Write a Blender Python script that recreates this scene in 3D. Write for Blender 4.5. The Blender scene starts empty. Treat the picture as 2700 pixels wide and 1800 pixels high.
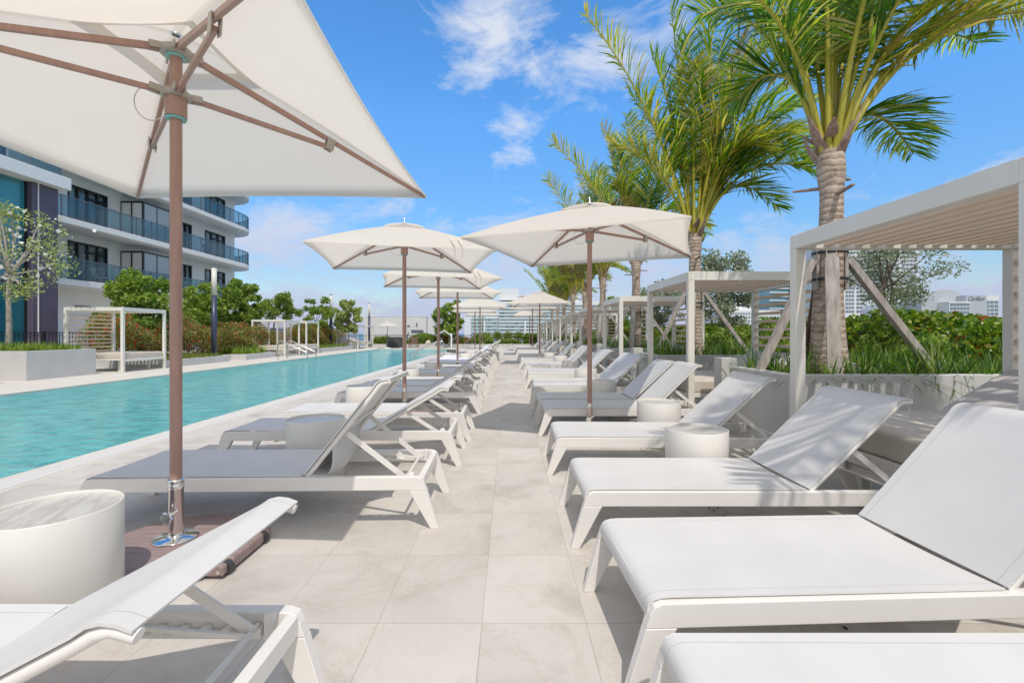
import bpy, bmesh, math, random
import numpy as np
from mathutils import Vector, Matrix
PI = math.pi
R = math.radians
S = bpy.context.scene
COL = S.collection
random.seed(7)

# ------------------------------------------------------------------ helpers
def link(o): COL.objects.link(o); return o
def tag(o, label=None, cat=None, group=None, kind=None):
    if label: o['label'] = label
    if cat: o['category'] = cat
    if group: o['group'] = group
    if kind: o['kind'] = kind
    return o
def thing(name, label, cat, loc=(0, 0, 0), rz=0, group=None):
    o = link(bpy.data.objects.new(name, None)); o.empty_display_size = .1
    o.location = loc; o.rotation_euler = (0, 0, rz)
    return tag(o, label, cat, group)
def kids(o): return [c for c in COL.objects if c.parent is o]
def copy_tree(o, parent=None):
    c = o.copy(); COL.objects.link(c); c.parent = parent
    for ch in kids(o): copy_tree(ch, c)
    return c
def place(o, loc, rz=0, sc=1, label=None, group=None):
    o.location = loc; o.rotation_euler = (0, 0, rz); o.scale = (sc,)*3
    if label: o['label'] = label
    if group: o['group'] = group
    return o

class MB:
    """collects shapes, builds one mesh object"""
    def __init__(s): s.v = []; s.f = []; s.sm = []
    def add(s, vs, fs, smooth=False):
        n = len(s.v); s.v += [tuple(v) for v in vs]
        s.f += [tuple(i+n for i in f) for f in fs]; s.sm += [smooth]*len(fs); return s
    def box(s, x0, x1, y0, y1, z0, z1):
        v = [(x, y, z) for z in (z0, z1) for y in (y0, y1) for x in (x0, x1)]
        return s.add(v, [(0, 2, 3, 1), (4, 5, 7, 6), (0, 1, 5, 4), (2, 6, 7, 3), (0, 4, 6, 2), (1, 3, 7, 5)])
    def bar(s, a, b, w, h, up=(0, 0, 1), w2=None, h2=None):
        a = Vector(a); b = Vector(b); d = (b-a).normalized(); u = Vector(up)
        sd = d.cross(u)
        if sd.length < 1e-4: sd = d.cross(Vector((1, 0, 0)))
        sd.normalize(); u = sd.cross(d).normalized()
        w2 = w if w2 is None else w2; h2 = h if h2 is None else h2
        vs = []
        for p, ww, hh in ((a, w, h), (b, w2, h2)):
            for i, j in ((-1, -1), (1, -1), (1, 1), (-1, 1)): vs.append(p+sd*(i*ww/2)+u*(j*hh/2))
        return s.add(vs, [(0, 1, 2, 3), (7, 6, 5, 4), (0, 4, 5, 1), (1, 5, 6, 2), (2, 6, 7, 3), (3, 7, 4, 0)])
    def tube(s, pts, r, n=10, caps=True):
        pts = [Vector(p) for p in pts]; m = len(pts)
        rr = r if isinstance(r, (list, tuple)) else [r]*m
        vs = []; up = None
        for i, p in enumerate(pts):
            d = (pts[min(i+1, m-1)]-pts[max(i-1, 0)]).normalized()
            if up is None: up = Vector((1, 0, 0)) if abs(d.x) < .8 else Vector((0, 1, 0))
            sd = d.cross(up).normalized(); up = sd.cross(d).normalized()
            for k in range(n):
                t = 2*PI*k/n; vs.append(p+(sd*math.cos(t)+up*math.sin(t))*rr[i])
        fs = []
        for i in range(m-1):
            for k in range(n):
                fs.append((i*n+k, i*n+(k+1) % n, (i+1)*n+(k+1) % n, (i+1)*n+k))
        s.add(vs, fs, True)
        if caps:
            s.add([vs[k] for k in range(n)], [tuple(range(n))[::-1]])
            s.add([vs[(m-1)*n+k] for k in range(n)], [tuple(range(n))])
        return s
    def lathe(s, prof, n=32, c=(0, 0), smooth=True):
        vs = []; m = len(prof)
        for r, z in prof:
            for k in range(n):
                t = 2*PI*k/n; vs.append((c[0]+r*math.cos(t), c[1]+r*math.sin(t), z))
        fs = [(i*n+k, i*n+(k+1) % n, (i+1)*n+(k+1) % n, (i+1)*n+k) for i in range(m-1) for k in range(n)]
        return s.add(vs, fs, smooth)
    def prism(s, poly, a, b, axis='y'):
        """poly of 2-D points: (x,z) extruded along y, or (x,y) extruded along z"""
        n = len(poly)
        if axis == 'y': vs = [(x, a, z) for x, z in poly]+[(x, b, z) for x, z in poly]
        else: vs = [(x, y, a) for x, y in poly]+[(x, y, b) for x, y in poly]
        fs = [tuple(range(n)), tuple(range(2*n-1, n-1, -1))]+[(i, n+i, n+(i+1) % n, (i+1) % n) for i in range(n)]
        return s.add(vs, fs)
    def build(s, name, m, parent=None, bevel=0, seg=1, ns=40):
        me = bpy.data.meshes.new(name); me.from_pydata(s.v, [], s.f)
        me.polygons.foreach_set('use_smooth', s.sm)
        bm = bmesh.new(); bm.from_mesh(me)
        bmesh.ops.recalc_face_normals(bm, faces=bm.faces)
        if bevel:
            es = [e for e in bm.edges if len(e.link_faces) == 2 and e.calc_face_angle(0) > R(35)]
            bmesh.ops.bevel(bm, geom=es, offset=bevel, segments=seg, affect='EDGES', profile=.5, clamp_overlap=True)
        bm.to_mesh(me); bm.free()
        me.materials.append(m)
        if getattr(s, 'sharp', False): me.set_sharp_from_angle(angle=R(50))
        o = link(bpy.data.objects.new(name, me))
        if parent is not None: o.parent = parent
        return o

def np_mesh(name, v, f, m, parent=None, smooth=False):
    """v (N,3) and quads f (M,4)"""
    me = bpy.data.meshes.new(name); v = np.asarray(v, dtype=np.float32); f = np.asarray(f, dtype=np.int32)
    k = f.shape[1]
    me.vertices.add(len(v)); me.vertices.foreach_set('co', v.ravel())
    me.loops.add(f.size); me.loops.foreach_set('vertex_index', f.ravel())
    me.polygons.add(len(f)); me.polygons.foreach_set('loop_start', np.arange(0, f.size, k, dtype=np.int32))
    me.update(calc_edges=True)
    if smooth: me.polygons.foreach_set('use_smooth', np.ones(len(f), dtype=bool))
    me.materials.append(m)
    o = link(bpy.data.objects.new(name, me))
    if parent is not None: o.parent = parent
    return o

# ------------------------------------------------------------------ materials
def nodes(name):
    m = bpy.data.materials.new(name); m.use_nodes = True
    nt = m.node_tree; nt.nodes.clear()
    return m, nt, nt.nodes, nt.links
def N(nt, t, **kw):
    n = nt.nodes.new(t)
    for k, v in kw.items():
        if k in n.inputs.keys(): n.inputs[k].default_value = v
        else: setattr(n, k, v)
    return n
def c4(c): return (c[0], c[1], c[2], 1)
def mat(name, c1, c2=None, scale=3, rough=.5, bump=0, bscale=60, metal=0, transl=0, stretch=(1, 1, 1), spec=.5, detail=4, coat=0, tcol=None):
    m, nt, ns, L = nodes(name)
    out = N(nt, 'ShaderNodeOutputMaterial'); p = N(nt, 'ShaderNodeBsdfPrincipled')
    p.inputs['Roughness'].default_value = rough; p.inputs['Metallic'].default_value = metal
    p.inputs['Specular IOR Level'].default_value = spec; p.inputs['Coat Weight'].default_value = coat
    tc = N(nt, 'ShaderNodeTexCoord'); mp = N(nt, 'ShaderNodeMapping'); mp.inputs['Scale'].default_value = stretch
    L.new(tc.outputs['Object'], mp.inputs['Vector'])
    col = None
    if c2:
        nz = N(nt, 'ShaderNodeTexNoise', Scale=scale, Detail=detail, Roughness=.6); L.new(mp.outputs[0], nz.inputs['Vector'])
        cr = N(nt, 'ShaderNodeValToRGB'); cr.color_ramp.elements[0].position = .3; cr.color_ramp.elements[1].position = .7
        cr.color_ramp.elements[0].color = c4(c1); cr.color_ramp.elements[1].color = c4(c2)
        L.new(nz.outputs['Fac'], cr.inputs[0]); L.new(cr.outputs[0], p.inputs['Base Color']); col = cr.outputs[0]
    else: p.inputs['Base Color'].default_value = c4(c1)
    if bump:
        nb = N(nt, 'ShaderNodeTexNoise', Scale=bscale, Detail=3); L.new(mp.outputs[0], nb.inputs['Vector'])
        b = N(nt, 'ShaderNodeBump', Strength=bump, Distance=.01); L.new(nb.outputs['Fac'], b.inputs['Height']); L.new(b.outputs[0], p.inputs['Normal'])
    if transl:
        t = N(nt, 'ShaderNodeBsdfTranslucent'); t.inputs['Color'].default_value = c4(tcol or c1)
        if col and not tcol: L.new(col, t.inputs['Color'])
        mx = N(nt, 'ShaderNodeMixShader'); mx.inputs[0].default_value = transl
        L.new(p.outputs[0], mx.inputs[1]); L.new(t.outputs[0], mx.inputs[2]); L.new(mx.outputs[0], out.inputs[0])
    else: L.new(p.outputs[0], out.inputs[0])
    return m
def leafmat(name, cols, transl=.35, rough=.45, spec=.4, tint=1.6):
    """colour picked per leaf (mesh island)"""
    m, nt, ns, L = nodes(name)
    out = N(nt, 'ShaderNodeOutputMaterial'); p = N(nt, 'ShaderNodeBsdfPrincipled')
    p.inputs['Roughness'].default_value = rough; p.inputs['Specular IOR Level'].default_value = spec
    g = N(nt, 'ShaderNodeNewGeometry'); cr = N(nt, 'ShaderNodeValToRGB')
    e = cr.color_ramp.elements
    for i, (pos, c) in enumerate(cols):
        if i < 2: e[i].position = pos; e[i].color = c4(c)
        else: q = e.new(pos); q.color = c4(c)
    L.new(g.outputs['Random Per Island'], cr.inputs[0]); L.new(cr.outputs[0], p.inputs['Base Color'])
    t = N(nt, 'ShaderNodeBsdfTranslucent')
    mm = N(nt, 'ShaderNodeMix'); mm.data_type = 'RGBA'; mm.blend_type = 'MULTIPLY'; mm.inputs[0].default_value = 1
    mm.inputs[7].default_value = (1.3*tint, 1.5*tint, .5*tint, 1); L.new(cr.outputs[0], mm.inputs[6]); L.new(mm.outputs[2], t.inputs['Color'])
    mx = N(nt, 'ShaderNodeMixShader'); mx.inputs[0].default_value = transl
    L.new(p.outputs[0], mx.inputs[1]); L.new(t.outputs[0], mx.inputs[2]); L.new(mx.outputs[0], out.inputs[0])
    return m

M = {}
M['frame'] = mat('white_powder_coat', (.72, .695, .65), (.76, .735, .69), scale=4, rough=.38, bump=.03, bscale=300)
def sling_mat():
    m, nt, ns, L = nodes('white_mesh_sling')
    out = N(nt, 'ShaderNodeOutputMaterial'); p = N(nt, 'ShaderNodeBsdfPrincipled', Roughness=.55)
    tc = N(nt, 'ShaderNodeTexCoord')
    w1 = N(nt, 'ShaderNodeTexWave', Scale=150, bands_direction='X'); w2 = N(nt, 'ShaderNodeTexWave', Scale=150, bands_direction='Y')
    L.new(tc.outputs['Object'], w1.inputs[0]); L.new(tc.outputs['Object'], w2.inputs[0])
    mu = N(nt, 'ShaderNodeMath', operation='MULTIPLY'); L.new(w1.outputs['Fac'], mu.inputs[0]); L.new(w2.outputs['Fac'], mu.inputs[1])
    nz = N(nt, 'ShaderNodeTexNoise', Scale=3.5, Detail=5); L.new(tc.outputs['Object'], nz.inputs['Vector'])
    cr = N(nt, 'ShaderNodeValToRGB'); cr.color_ramp.elements[0].color = (.73, .72, .70, 1); cr.color_ramp.elements[1].color = (.79, .78, .76, 1)
    cr.color_ramp.elements[0].position = .3; cr.color_ramp.elements[1].position = .7
    L.new(nz.outputs['Fac'], cr.inputs[0])
    sp = N(nt, 'ShaderNodeSeparateXYZ'); L.new(tc.outputs['Object'], sp.inputs[0])
    ab = N(nt, 'ShaderNodeMath', operation='ABSOLUTE'); L.new(sp.outputs['Y'], ab.inputs[0])
    cp_ = N(nt, 'ShaderNodeMath', operation='COMPARE'); L.new(ab.outputs[0], cp_.inputs[0]); cp_.inputs[1].default_value = .297; cp_.inputs[2].default_value = .0022
    sm_ = N(nt, 'ShaderNodeMix'); sm_.data_type = 'RGBA'; sm_.blend_type = 'MULTIPLY'; L.new(cp_.outputs[0], sm_.inputs[0]); L.new(cr.outputs[0], sm_.inputs[6]); sm_.inputs[7].default_value = (.80, .79, .77, 1)
    L.new(sm_.outputs[2], p.inputs['Base Color'])
    b = N(nt, 'ShaderNodeBump', Strength=.15, Distance=.002); L.new(mu.outputs[0], b.inputs['Height']); L.new(b.outputs[0], p.inputs['Normal'])
    t = N(nt, 'ShaderNodeBsdfTranslucent'); t.inputs['Color'].default_value = (.75, .75, .74, 1)
    mx = N(nt, 'ShaderNodeMixShader'); mx.inputs[0].default_value = .16
    L.new(p.outputs[0], mx.inputs[1]); L.new(t.outputs[0], mx.inputs[2])
    tr = N(nt, 'ShaderNodeBsdfTransparent'); m2 = N(nt, 'ShaderNodeMixShader'); m2.inputs[0].default_value = .06
    L.new(mx.outputs[0], m2.inputs[1]); L.new(tr.outputs[0], m2.inputs[2]); L.new(m2.outputs[0], out.inputs[0])
    return m
M['sling'] = sling_mat()
M['towel'] = mat('white_towel', (.72, .73, .80), (.80, .81, .86), scale=20, rough=.9, bump=.5, bscale=220)
M['canvas'] = mat('offwhite_canvas', (.78, .73, .64), (.82, .775, .69), scale=2.2, rough=.85, bump=.08, bscale=400, transl=.36, tcol=(.84, .77, .67))
def canvasmat():
    m, nt, ns, L = nodes('offwhite_canvas')
    out = N(nt, 'ShaderNodeOutputMaterial'); p = N(nt, 'ShaderNodeBsdfPrincipled', Roughness=.85)
    tc = N(nt, 'ShaderNodeTexCoord'); nz = N(nt, 'ShaderNodeTexNoise', Scale=2.0, Detail=6); L.new(tc.outputs['Object'], nz.inputs['Vector'])
    cr = N(nt, 'ShaderNodeValToRGB'); e = cr.color_ramp.elements; e[0].position = .3; e[0].color = (.79, .75, .68, 1); e[1].position = .7; e[1].color = (.84, .80, .73, 1); L.new(nz.outputs['Fac'], cr.inputs[0])
    sp = N(nt, 'ShaderNodeSeparateXYZ'); L.new(tc.outputs['Object'], sp.inputs[0])
    def mm(op, a, b=None, c=None):
        q = N(nt, 'ShaderNodeMath', operation=op)
        for i, v in enumerate((a, b, c)):
            if v is None: continue
            if isinstance(v, (int, float)): q.inputs[i].default_value = v
            else: L.new(v, q.inputs[i])
        return q.outputs[0]
    ax = mm('ABSOLUTE', sp.outputs['X']); ay = mm('ABSOLUTE', sp.outputs['Y'])
    diag = mm('COMPARE', ax, ay, .030); mxx = mm('MAXIMUM', ax, ay); hem = mm('GREATER_THAN', mxx, 1.135); seam = mm('COMPARE', mxx, .62, .0)
    band = mm('MULTIPLY', mm('MAXIMUM', diag, hem), .9)
    mx0 = N(nt, 'ShaderNodeMix'); mx0.data_type = 'RGBA'; mx0.blend_type = 'MULTIPLY'; L.new(band, mx0.inputs[0]); L.new(cr.outputs[0], mx0.inputs[6]); mx0.inputs[7].default_value = (.93, .92, .90, 1)
    L.new(mx0.outputs[2], p.inputs['Base Color'])
    w = N(nt, 'ShaderNodeTexNoise', Scale=5, Detail=2, Distortion=.6); L.new(tc.outputs['Object'], w.inputs['Vector'])
    b = N(nt, 'ShaderNodeBump', Strength=.25, Distance=.03); L.new(w.outputs['Fac'], b.inputs['Height']); L.new(b.outputs[0], p.inputs['Normal'])
    t = N(nt, 'ShaderNodeBsdfTranslucent'); t.inputs['Color'].default_value = (.88, .81, .71, 1)
    m2 = N(nt, 'ShaderNodeMixShader'); L.new(mm('SUBTRACT', .48, mm('MULTIPLY', band, .14)), m2.inputs[0])
    L.new(p.outputs[0], m2.inputs[1]); L.new(t.outputs[0], m2.inputs[2]); L.new(m2.outputs[0], out.inputs[0]); return m
M['canvas'] = canvasmat()
M['pole'] = mat('brown_wood_look_aluminium', (.34, .20, .155), (.42, .26, .205), scale=6, rough=.42, stretch=(6, 6, .5), bump=.02)
M['hub'] = mat('taupe_cast_metal', (.36, .32, .27), (.42, .38, .33), scale=8, rough=.4)
M['teal'] = mat('teal_plastic_ring', (.22, .50, .47), rough=.4)
M['steel'] = mat('polished_steel', (.78, .76, .72), rough=.08, metal=1)
M['steel2'] = mat('brushed_steel', (.62, .60, .57), rough=.28, metal=1)
M['basebrown'] = mat('mauve_brown_wood_grain_base', (.22, .148, .135), (.35, .262, .243), scale=5, rough=.55, stretch=(1.2, 14, 1), detail=8, bump=.1, bscale=20)
M['rubber'] = mat('dark_rubber', (.03, .03, .032), (.05, .05, .05), rough=.6)
M['tableside'] = mat('offwhite_lacquer', (.68, .655, .60), (.72, .695, .64), scale=2, rough=.3)
def veined(name, base, vein, st=(1, 5, 1), rough=.3, sc=2.5):
    m, nt, ns, L = nodes(name)
    out = N(nt, 'ShaderNodeOutputMaterial'); p = N(nt, 'ShaderNodeBsdfPrincipled', Roughness=rough)
    tc = N(nt, 'ShaderNodeTexCoord'); mp = N(nt, 'ShaderNodeMapping'); mp.inputs['Scale'].default_value = st; mp.inputs['Rotation'].default_value = (0, 0, .3)
    L.new(tc.outputs['Object'], mp.inputs['Vector'])
    nz = N(nt, 'ShaderNodeTexNoise', Scale=sc, Detail=10, Roughness=.65, Distortion=.6); L.new(mp.outputs[0], nz.inputs['Vector'])
    cr = N(nt, 'ShaderNodeValToRGB'); e = cr.color_ramp.elements
    e[0].position = .38; e[0].color = c4(base); e[1].position = .62; e[1].color = c4(base)
    q = e.new(.49); q.color = c4(vein); q = e.new(.54); q.color = c4([(a*.8+b*.2) for a, b in zip(base, vein)])
    L.new(nz.outputs['Fac'], cr.inputs[0]); L.new(cr.outputs[0], p.inputs['Base Color']); L.new(p.outputs[0], out.inputs[0])
    return m
M['marble'] = veined('veined_marble_top', (.60, .58, .53), (.46, .43, .39), st=(.8, 7, 1))
M['daybed'] = mat('white_painted_beam', (.72, .69, .62), (.77, .745, .68), scale=1.5, rough=.42)
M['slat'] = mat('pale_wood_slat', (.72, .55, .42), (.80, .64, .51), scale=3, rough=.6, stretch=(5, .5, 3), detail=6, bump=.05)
M['cushion'] = mat('beige_cushion_fabric', (.56, .50, .42), (.62, .56, .48), scale=6, rough=.9, bump=.15, bscale=250)
M['cushtop'] = mat('taupe_grey_cushion', (.50, .47, .44), (.56, .53, .50), scale=6, rough=.9, bump=.15, bscale=250)
M['plaster'] = mat('white_stucco', (.60, .60, .58), (.66, .66, .64), scale=1.3, rough=.8, bump=.12, bscale=90)
M['planter'] = mat('planter_render', (.49, .485, .465), (.55, .545, .52), scale=1.6, rough=.75, bump=.1, bscale=80)
M['soil'] = mat('bark_mulch', (.10, .06, .04), (.24, .15, .10), scale=30, rough=.95, bump=1, bscale=60)
M['fence'] = mat('black_metal', (.018, .018, .02), rough=.45)
M['navy'] = mat('navy_post_paint', (.035, .045, .085), (.045, .055, .10), rough=.35)
M['lampglass'] = mat('opal_diffuser', (.86, .82, .74), rough=.35, transl=.3)
M['purple'] = mat('plum_grey_panel', (.085, .07, .105), (.11, .09, .13), scale=1, rough=.4)
M['black'] = mat('black_window_frame', (.014, .013, .013), rough=.4)
def glassmat(name, c1, c2, rough=.05, sc=.35, alpha=1.0):
    m, nt, ns, L = nodes(name)
    out = N(nt, 'ShaderNodeOutputMaterial'); p = N(nt, 'ShaderNodeBsdfPrincipled', Roughness=rough); p.inputs['Specular IOR Level'].default_value = 1.0
    p.inputs['IOR'].default_value = 1.5
    tc = N(nt, 'ShaderNodeTexCoord'); nz = N(nt, 'ShaderNodeTexNoise', Scale=sc, Detail=5); L.new(tc.outputs['Object'], nz.inputs['Vector'])
    cr = N(nt, 'ShaderNodeValToRGB'); cr.color_ramp.elements[0].color = c4(c1); cr.color_ramp.elements[1].color = c4(c2)
    cr.color_ramp.elements[0].position = .4; cr.color_ramp.elements[1].position = .6
    L.new(nz.outputs['Fac'], cr.inputs[0]); L.new(cr.outputs[0], p.inputs['Base Color'])
    if alpha < 1:
        t = N(nt, 'ShaderNodeBsdfTransparent'); t.inputs['Color'].default_value = (.72, .86, .90, 1)
        mx = N(nt, 'ShaderNodeMixShader'); mx.inputs[0].default_value = 1-alpha
        L.new(p.outputs[0], mx.inputs[1]); L.new(t.outputs[0], mx.inputs[2]); L.new(mx.outputs[0], out.inputs[0])
    else: L.new(p.outputs[0], out.inputs[0])
    return m
M['pane'] = glassmat('dark_teal_window_glass', (.012, .03, .035), (.10, .17, .18), sc=.9)
M['curtainglass'] = glassmat('teal_curtain_wall_glass', (.012, .10, .15), (.03, .24, .30), sc=.25)
M['railglass'] = glassmat('blue_tinted_railing_glass', (.10, .19, .25), (.20, .30, .35), alpha=.24)
M['railmetal'] = mat('grey_railing_metal', (.12, .14, .17), rough=.4)
M['white'] = mat('white_paint', (.79, .79, .77), (.83, .83, .81), scale=.5, rough=.6)
M['farwhite'] = mat('far_white_concrete', (.66, .68, .68), (.70, .72, .72), scale=.02, rough=.8)
M['farglass'] = glassmat('far_window_glass', (.10, .15, .20), (.18, .26, .33), rough=.2, sc=.05)
M['farteal'] = mat('pale_teal_balcony_glass', (.50, .62, .60), (.58, .69, .67), rough=.6, scale=.03)
M['signgrey'] = mat('grey_sign_letters', (.24, .27, .29), rough=.6)
M['farblue'] = glassmat('blue_green_tower_glass', (.10, .25, .30), (.18, .36, .42), rough=.2, sc=.04)
M['hotelglass'] = mat('hotel_window_glass', (.24, .31, .33), (.36, .43, .44), scale=.05, rough=.4)
M['fargrey'] = mat('pale_blue_grey_wall', (.40, .44, .47), (.44, .48, .51), scale=.02, rough=.7)
M['blue'] = mat('blue_painted_metal', (.03, .10, .30), (.04, .13, .36), scale=.5, rough=.5)
M['charcoal'] = mat('charcoal_slats', (.05, .052, .055), (.085, .085, .09), scale=3, rough=.6, stretch=(9, 9, .3))
M['teak'] = mat('brown_teak', (.14, .085, .06), (.20, .125, .09), scale=3, rough=.6, stretch=(1, 8, 8))
M['bark'] = mat('pale_smooth_bark', (.30, .26, .21), (.42, .38, .32), scale=7, rough=.8, bump=.4, bscale=25)
M['limb'] = mat('grey_branch_bark', (.16, .13, .10), (.24, .20, .16), scale=8, rough=.85, bump=.4, bscale=30)
def trunkmat():
    m, nt, ns, L = nodes('ringed_palm_bark')
    out = N(nt, 'ShaderNodeOutputMaterial'); p = N(nt, 'ShaderNodeBsdfPrincipled', Roughness=.85)
    tc = N(nt, 'ShaderNodeTexCoord')
    wv = N(nt, 'ShaderNodeTexWave', Scale=4.2, Distortion=3.5, bands_direction='Z'); wv.inputs['Detail'].default_value = 3; wv.inputs['Detail Scale'].default_value = 2.2
    L.new(tc.outputs['Object'], wv.inputs[0])
    nz = N(nt, 'ShaderNodeTexNoise', Scale=9, Detail=8, Roughness=.7); L.new(tc.outputs['Object'], nz.inputs['Vector'])
    c1 = N(nt, 'ShaderNodeValToRGB'); c1.color_ramp.elements[0].color = (.24, .17, .125, 1); c1.color_ramp.elements[1].color = (.54, .45, .36, 1)
    c1.color_ramp.elements[0].position = .3; c1.color_ramp.elements[1].position = .62
    L.new(nz.outputs['Fac'], c1.inputs[0])
    c2 = N(nt, 'ShaderNodeValToRGB'); c2.color_ramp.elements[0].color = (.62, .54, .48, 1); c2.color_ramp.elements[1].color = (1, 1, 1, 1); c2.color_ramp.elements[1].position = .16
    L.new(wv.outputs['Fac'], c2.inputs[0])
    mm = N(nt, 'ShaderNodeMix'); mm.data_type = 'RGBA'; mm.blend_type = 'MULTIPLY'; mm.inputs[0].default_value = 1
    L.new(c1.outputs[0], mm.inputs[6]); L.new(c2.outputs[0], mm.inputs[7]); L.new(mm.outputs[2], p.inputs['Base Color'])
    ad = N(nt, 'ShaderNodeMath', operation='ADD'); L.new(wv.outputs['Fac'], ad.inputs[0]); L.new(nz.outputs['Fac'], ad.inputs[1])
    b = N(nt, 'ShaderNodeBump', Strength=.5, Distance=.012); L.new(ad.outputs[0], b.inputs['Height']); L.new(b.outputs[0], p.inputs['Normal'])
    L.new(p.outputs[0], out.inputs[0]); return m
M['palmbark'] = trunkmat()
M['petiole'] = mat('yellow_green_petiole', (.36, .34, .03), (.46, .40, .05), scale=3, rough=.45)
M['husk'] = mat('dry_palm_sheath', (.22, .13, .10), (.44, .34, .28), scale=6, rough=.9, stretch=(6, 6, 1), bump=.3)
M['coconut'] = mat('green_coconut', (.16, .24, .03), (.24, .30, .05), rough=.45)
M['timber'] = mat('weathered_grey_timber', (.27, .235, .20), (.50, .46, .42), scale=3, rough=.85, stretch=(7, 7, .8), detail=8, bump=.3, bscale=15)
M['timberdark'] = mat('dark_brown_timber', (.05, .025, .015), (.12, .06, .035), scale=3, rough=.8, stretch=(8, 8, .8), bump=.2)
M['frondgreen'] = leafmat('palm_leaflets', [(0, (.03, .09, .012)), (.3, (.07, .17, .018)), (.62, (.17, .28, .03)), (.84, (.40, .42, .08)), (.95, (.55, .44, .22))], transl=.45, rough=.32, spec=.6)
M['frondyellow'] = leafmat('yellowing_palm_leaflets', [(0, (.12, .19, .02)), (.3, (.27, .30, .04)), (.65, (.44, .40, .08)), (.86, (.52, .40, .19)), (.96, (.38, .23, .11))], transl=.45, rough=.4)
M['fronddry'] = leafmat('dry_frayed_leaflets', [(0, (.28, .22, .10)), (.4, (.34, .28, .15)), (.8, (.24, .15, .08))], transl=.3, rough=.6, tint=1.0)
M['leafbright'] = leafmat('bright_green_leaves', [(0, (.05, .11, .015)), (.4, (.15, .24, .035)), (.75, (.29, .36, .07)), (1, (.42, .46, .13))])
M['leafolive'] = leafmat('olive_green_leaves', [(0, (.06, .12, .02)), (.4, (.15, .23, .035)), (.8, (.28, .34, .07)), (1, (.38, .42, .11))])
M['leafsilver'] = leafmat('silver_grey_leaves', [(0, (.14, .17, .11)), (.4, (.28, .32, .22)), (.8, (.43, .46, .36)), (1, (.55, .56, .47))], transl=.25, rough=.6, tint=.8)
M['leafpale'] = leafmat('pale_green_small_leaves', [(0, (.16, .21, .06)), (.5, (.32, .37, .11)), (.8, (.45, .48, .18)), (1, (.70, .68, .56))], tint=1.1)
M['leafhedge'] = leafmat('glossy_hedge_leaves', [(0, (.03, .07, .01)), (.3, (.08, .16, .015)), (.65, (.19, .28, .03)), (.9, (.34, .40, .06)), (.965, (.30, .06, .03))], rough=.3, spec=.6)
M['leafred'] = leafmat('red_flowering_hedge_leaves', [(0, (.08, .12, .025)), (.4, (.18, .22, .06)), (.7, (.32, .32, .12)), (.86, (.36, .16, .09)), (.95, (.60, .05, .03))], rough=.5)
M['grass'] = leafmat('dark_strappy_grass', [(0, (.03, .07, .012)), (.5, (.07, .15, .02)), (.8, (.14, .22, .035)), (1, (.32, .34, .10))], rough=.4)
M['grasslight'] = leafmat('light_green_grass', [(0, (.09, .14, .02)), (.5, (.18, .23, .04)), (1, (.34, .34, .12))], rough=.5)
M['flower'] = mat('white_blossom', (.78, .78, .74), rough=.7, transl=.2)

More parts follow.
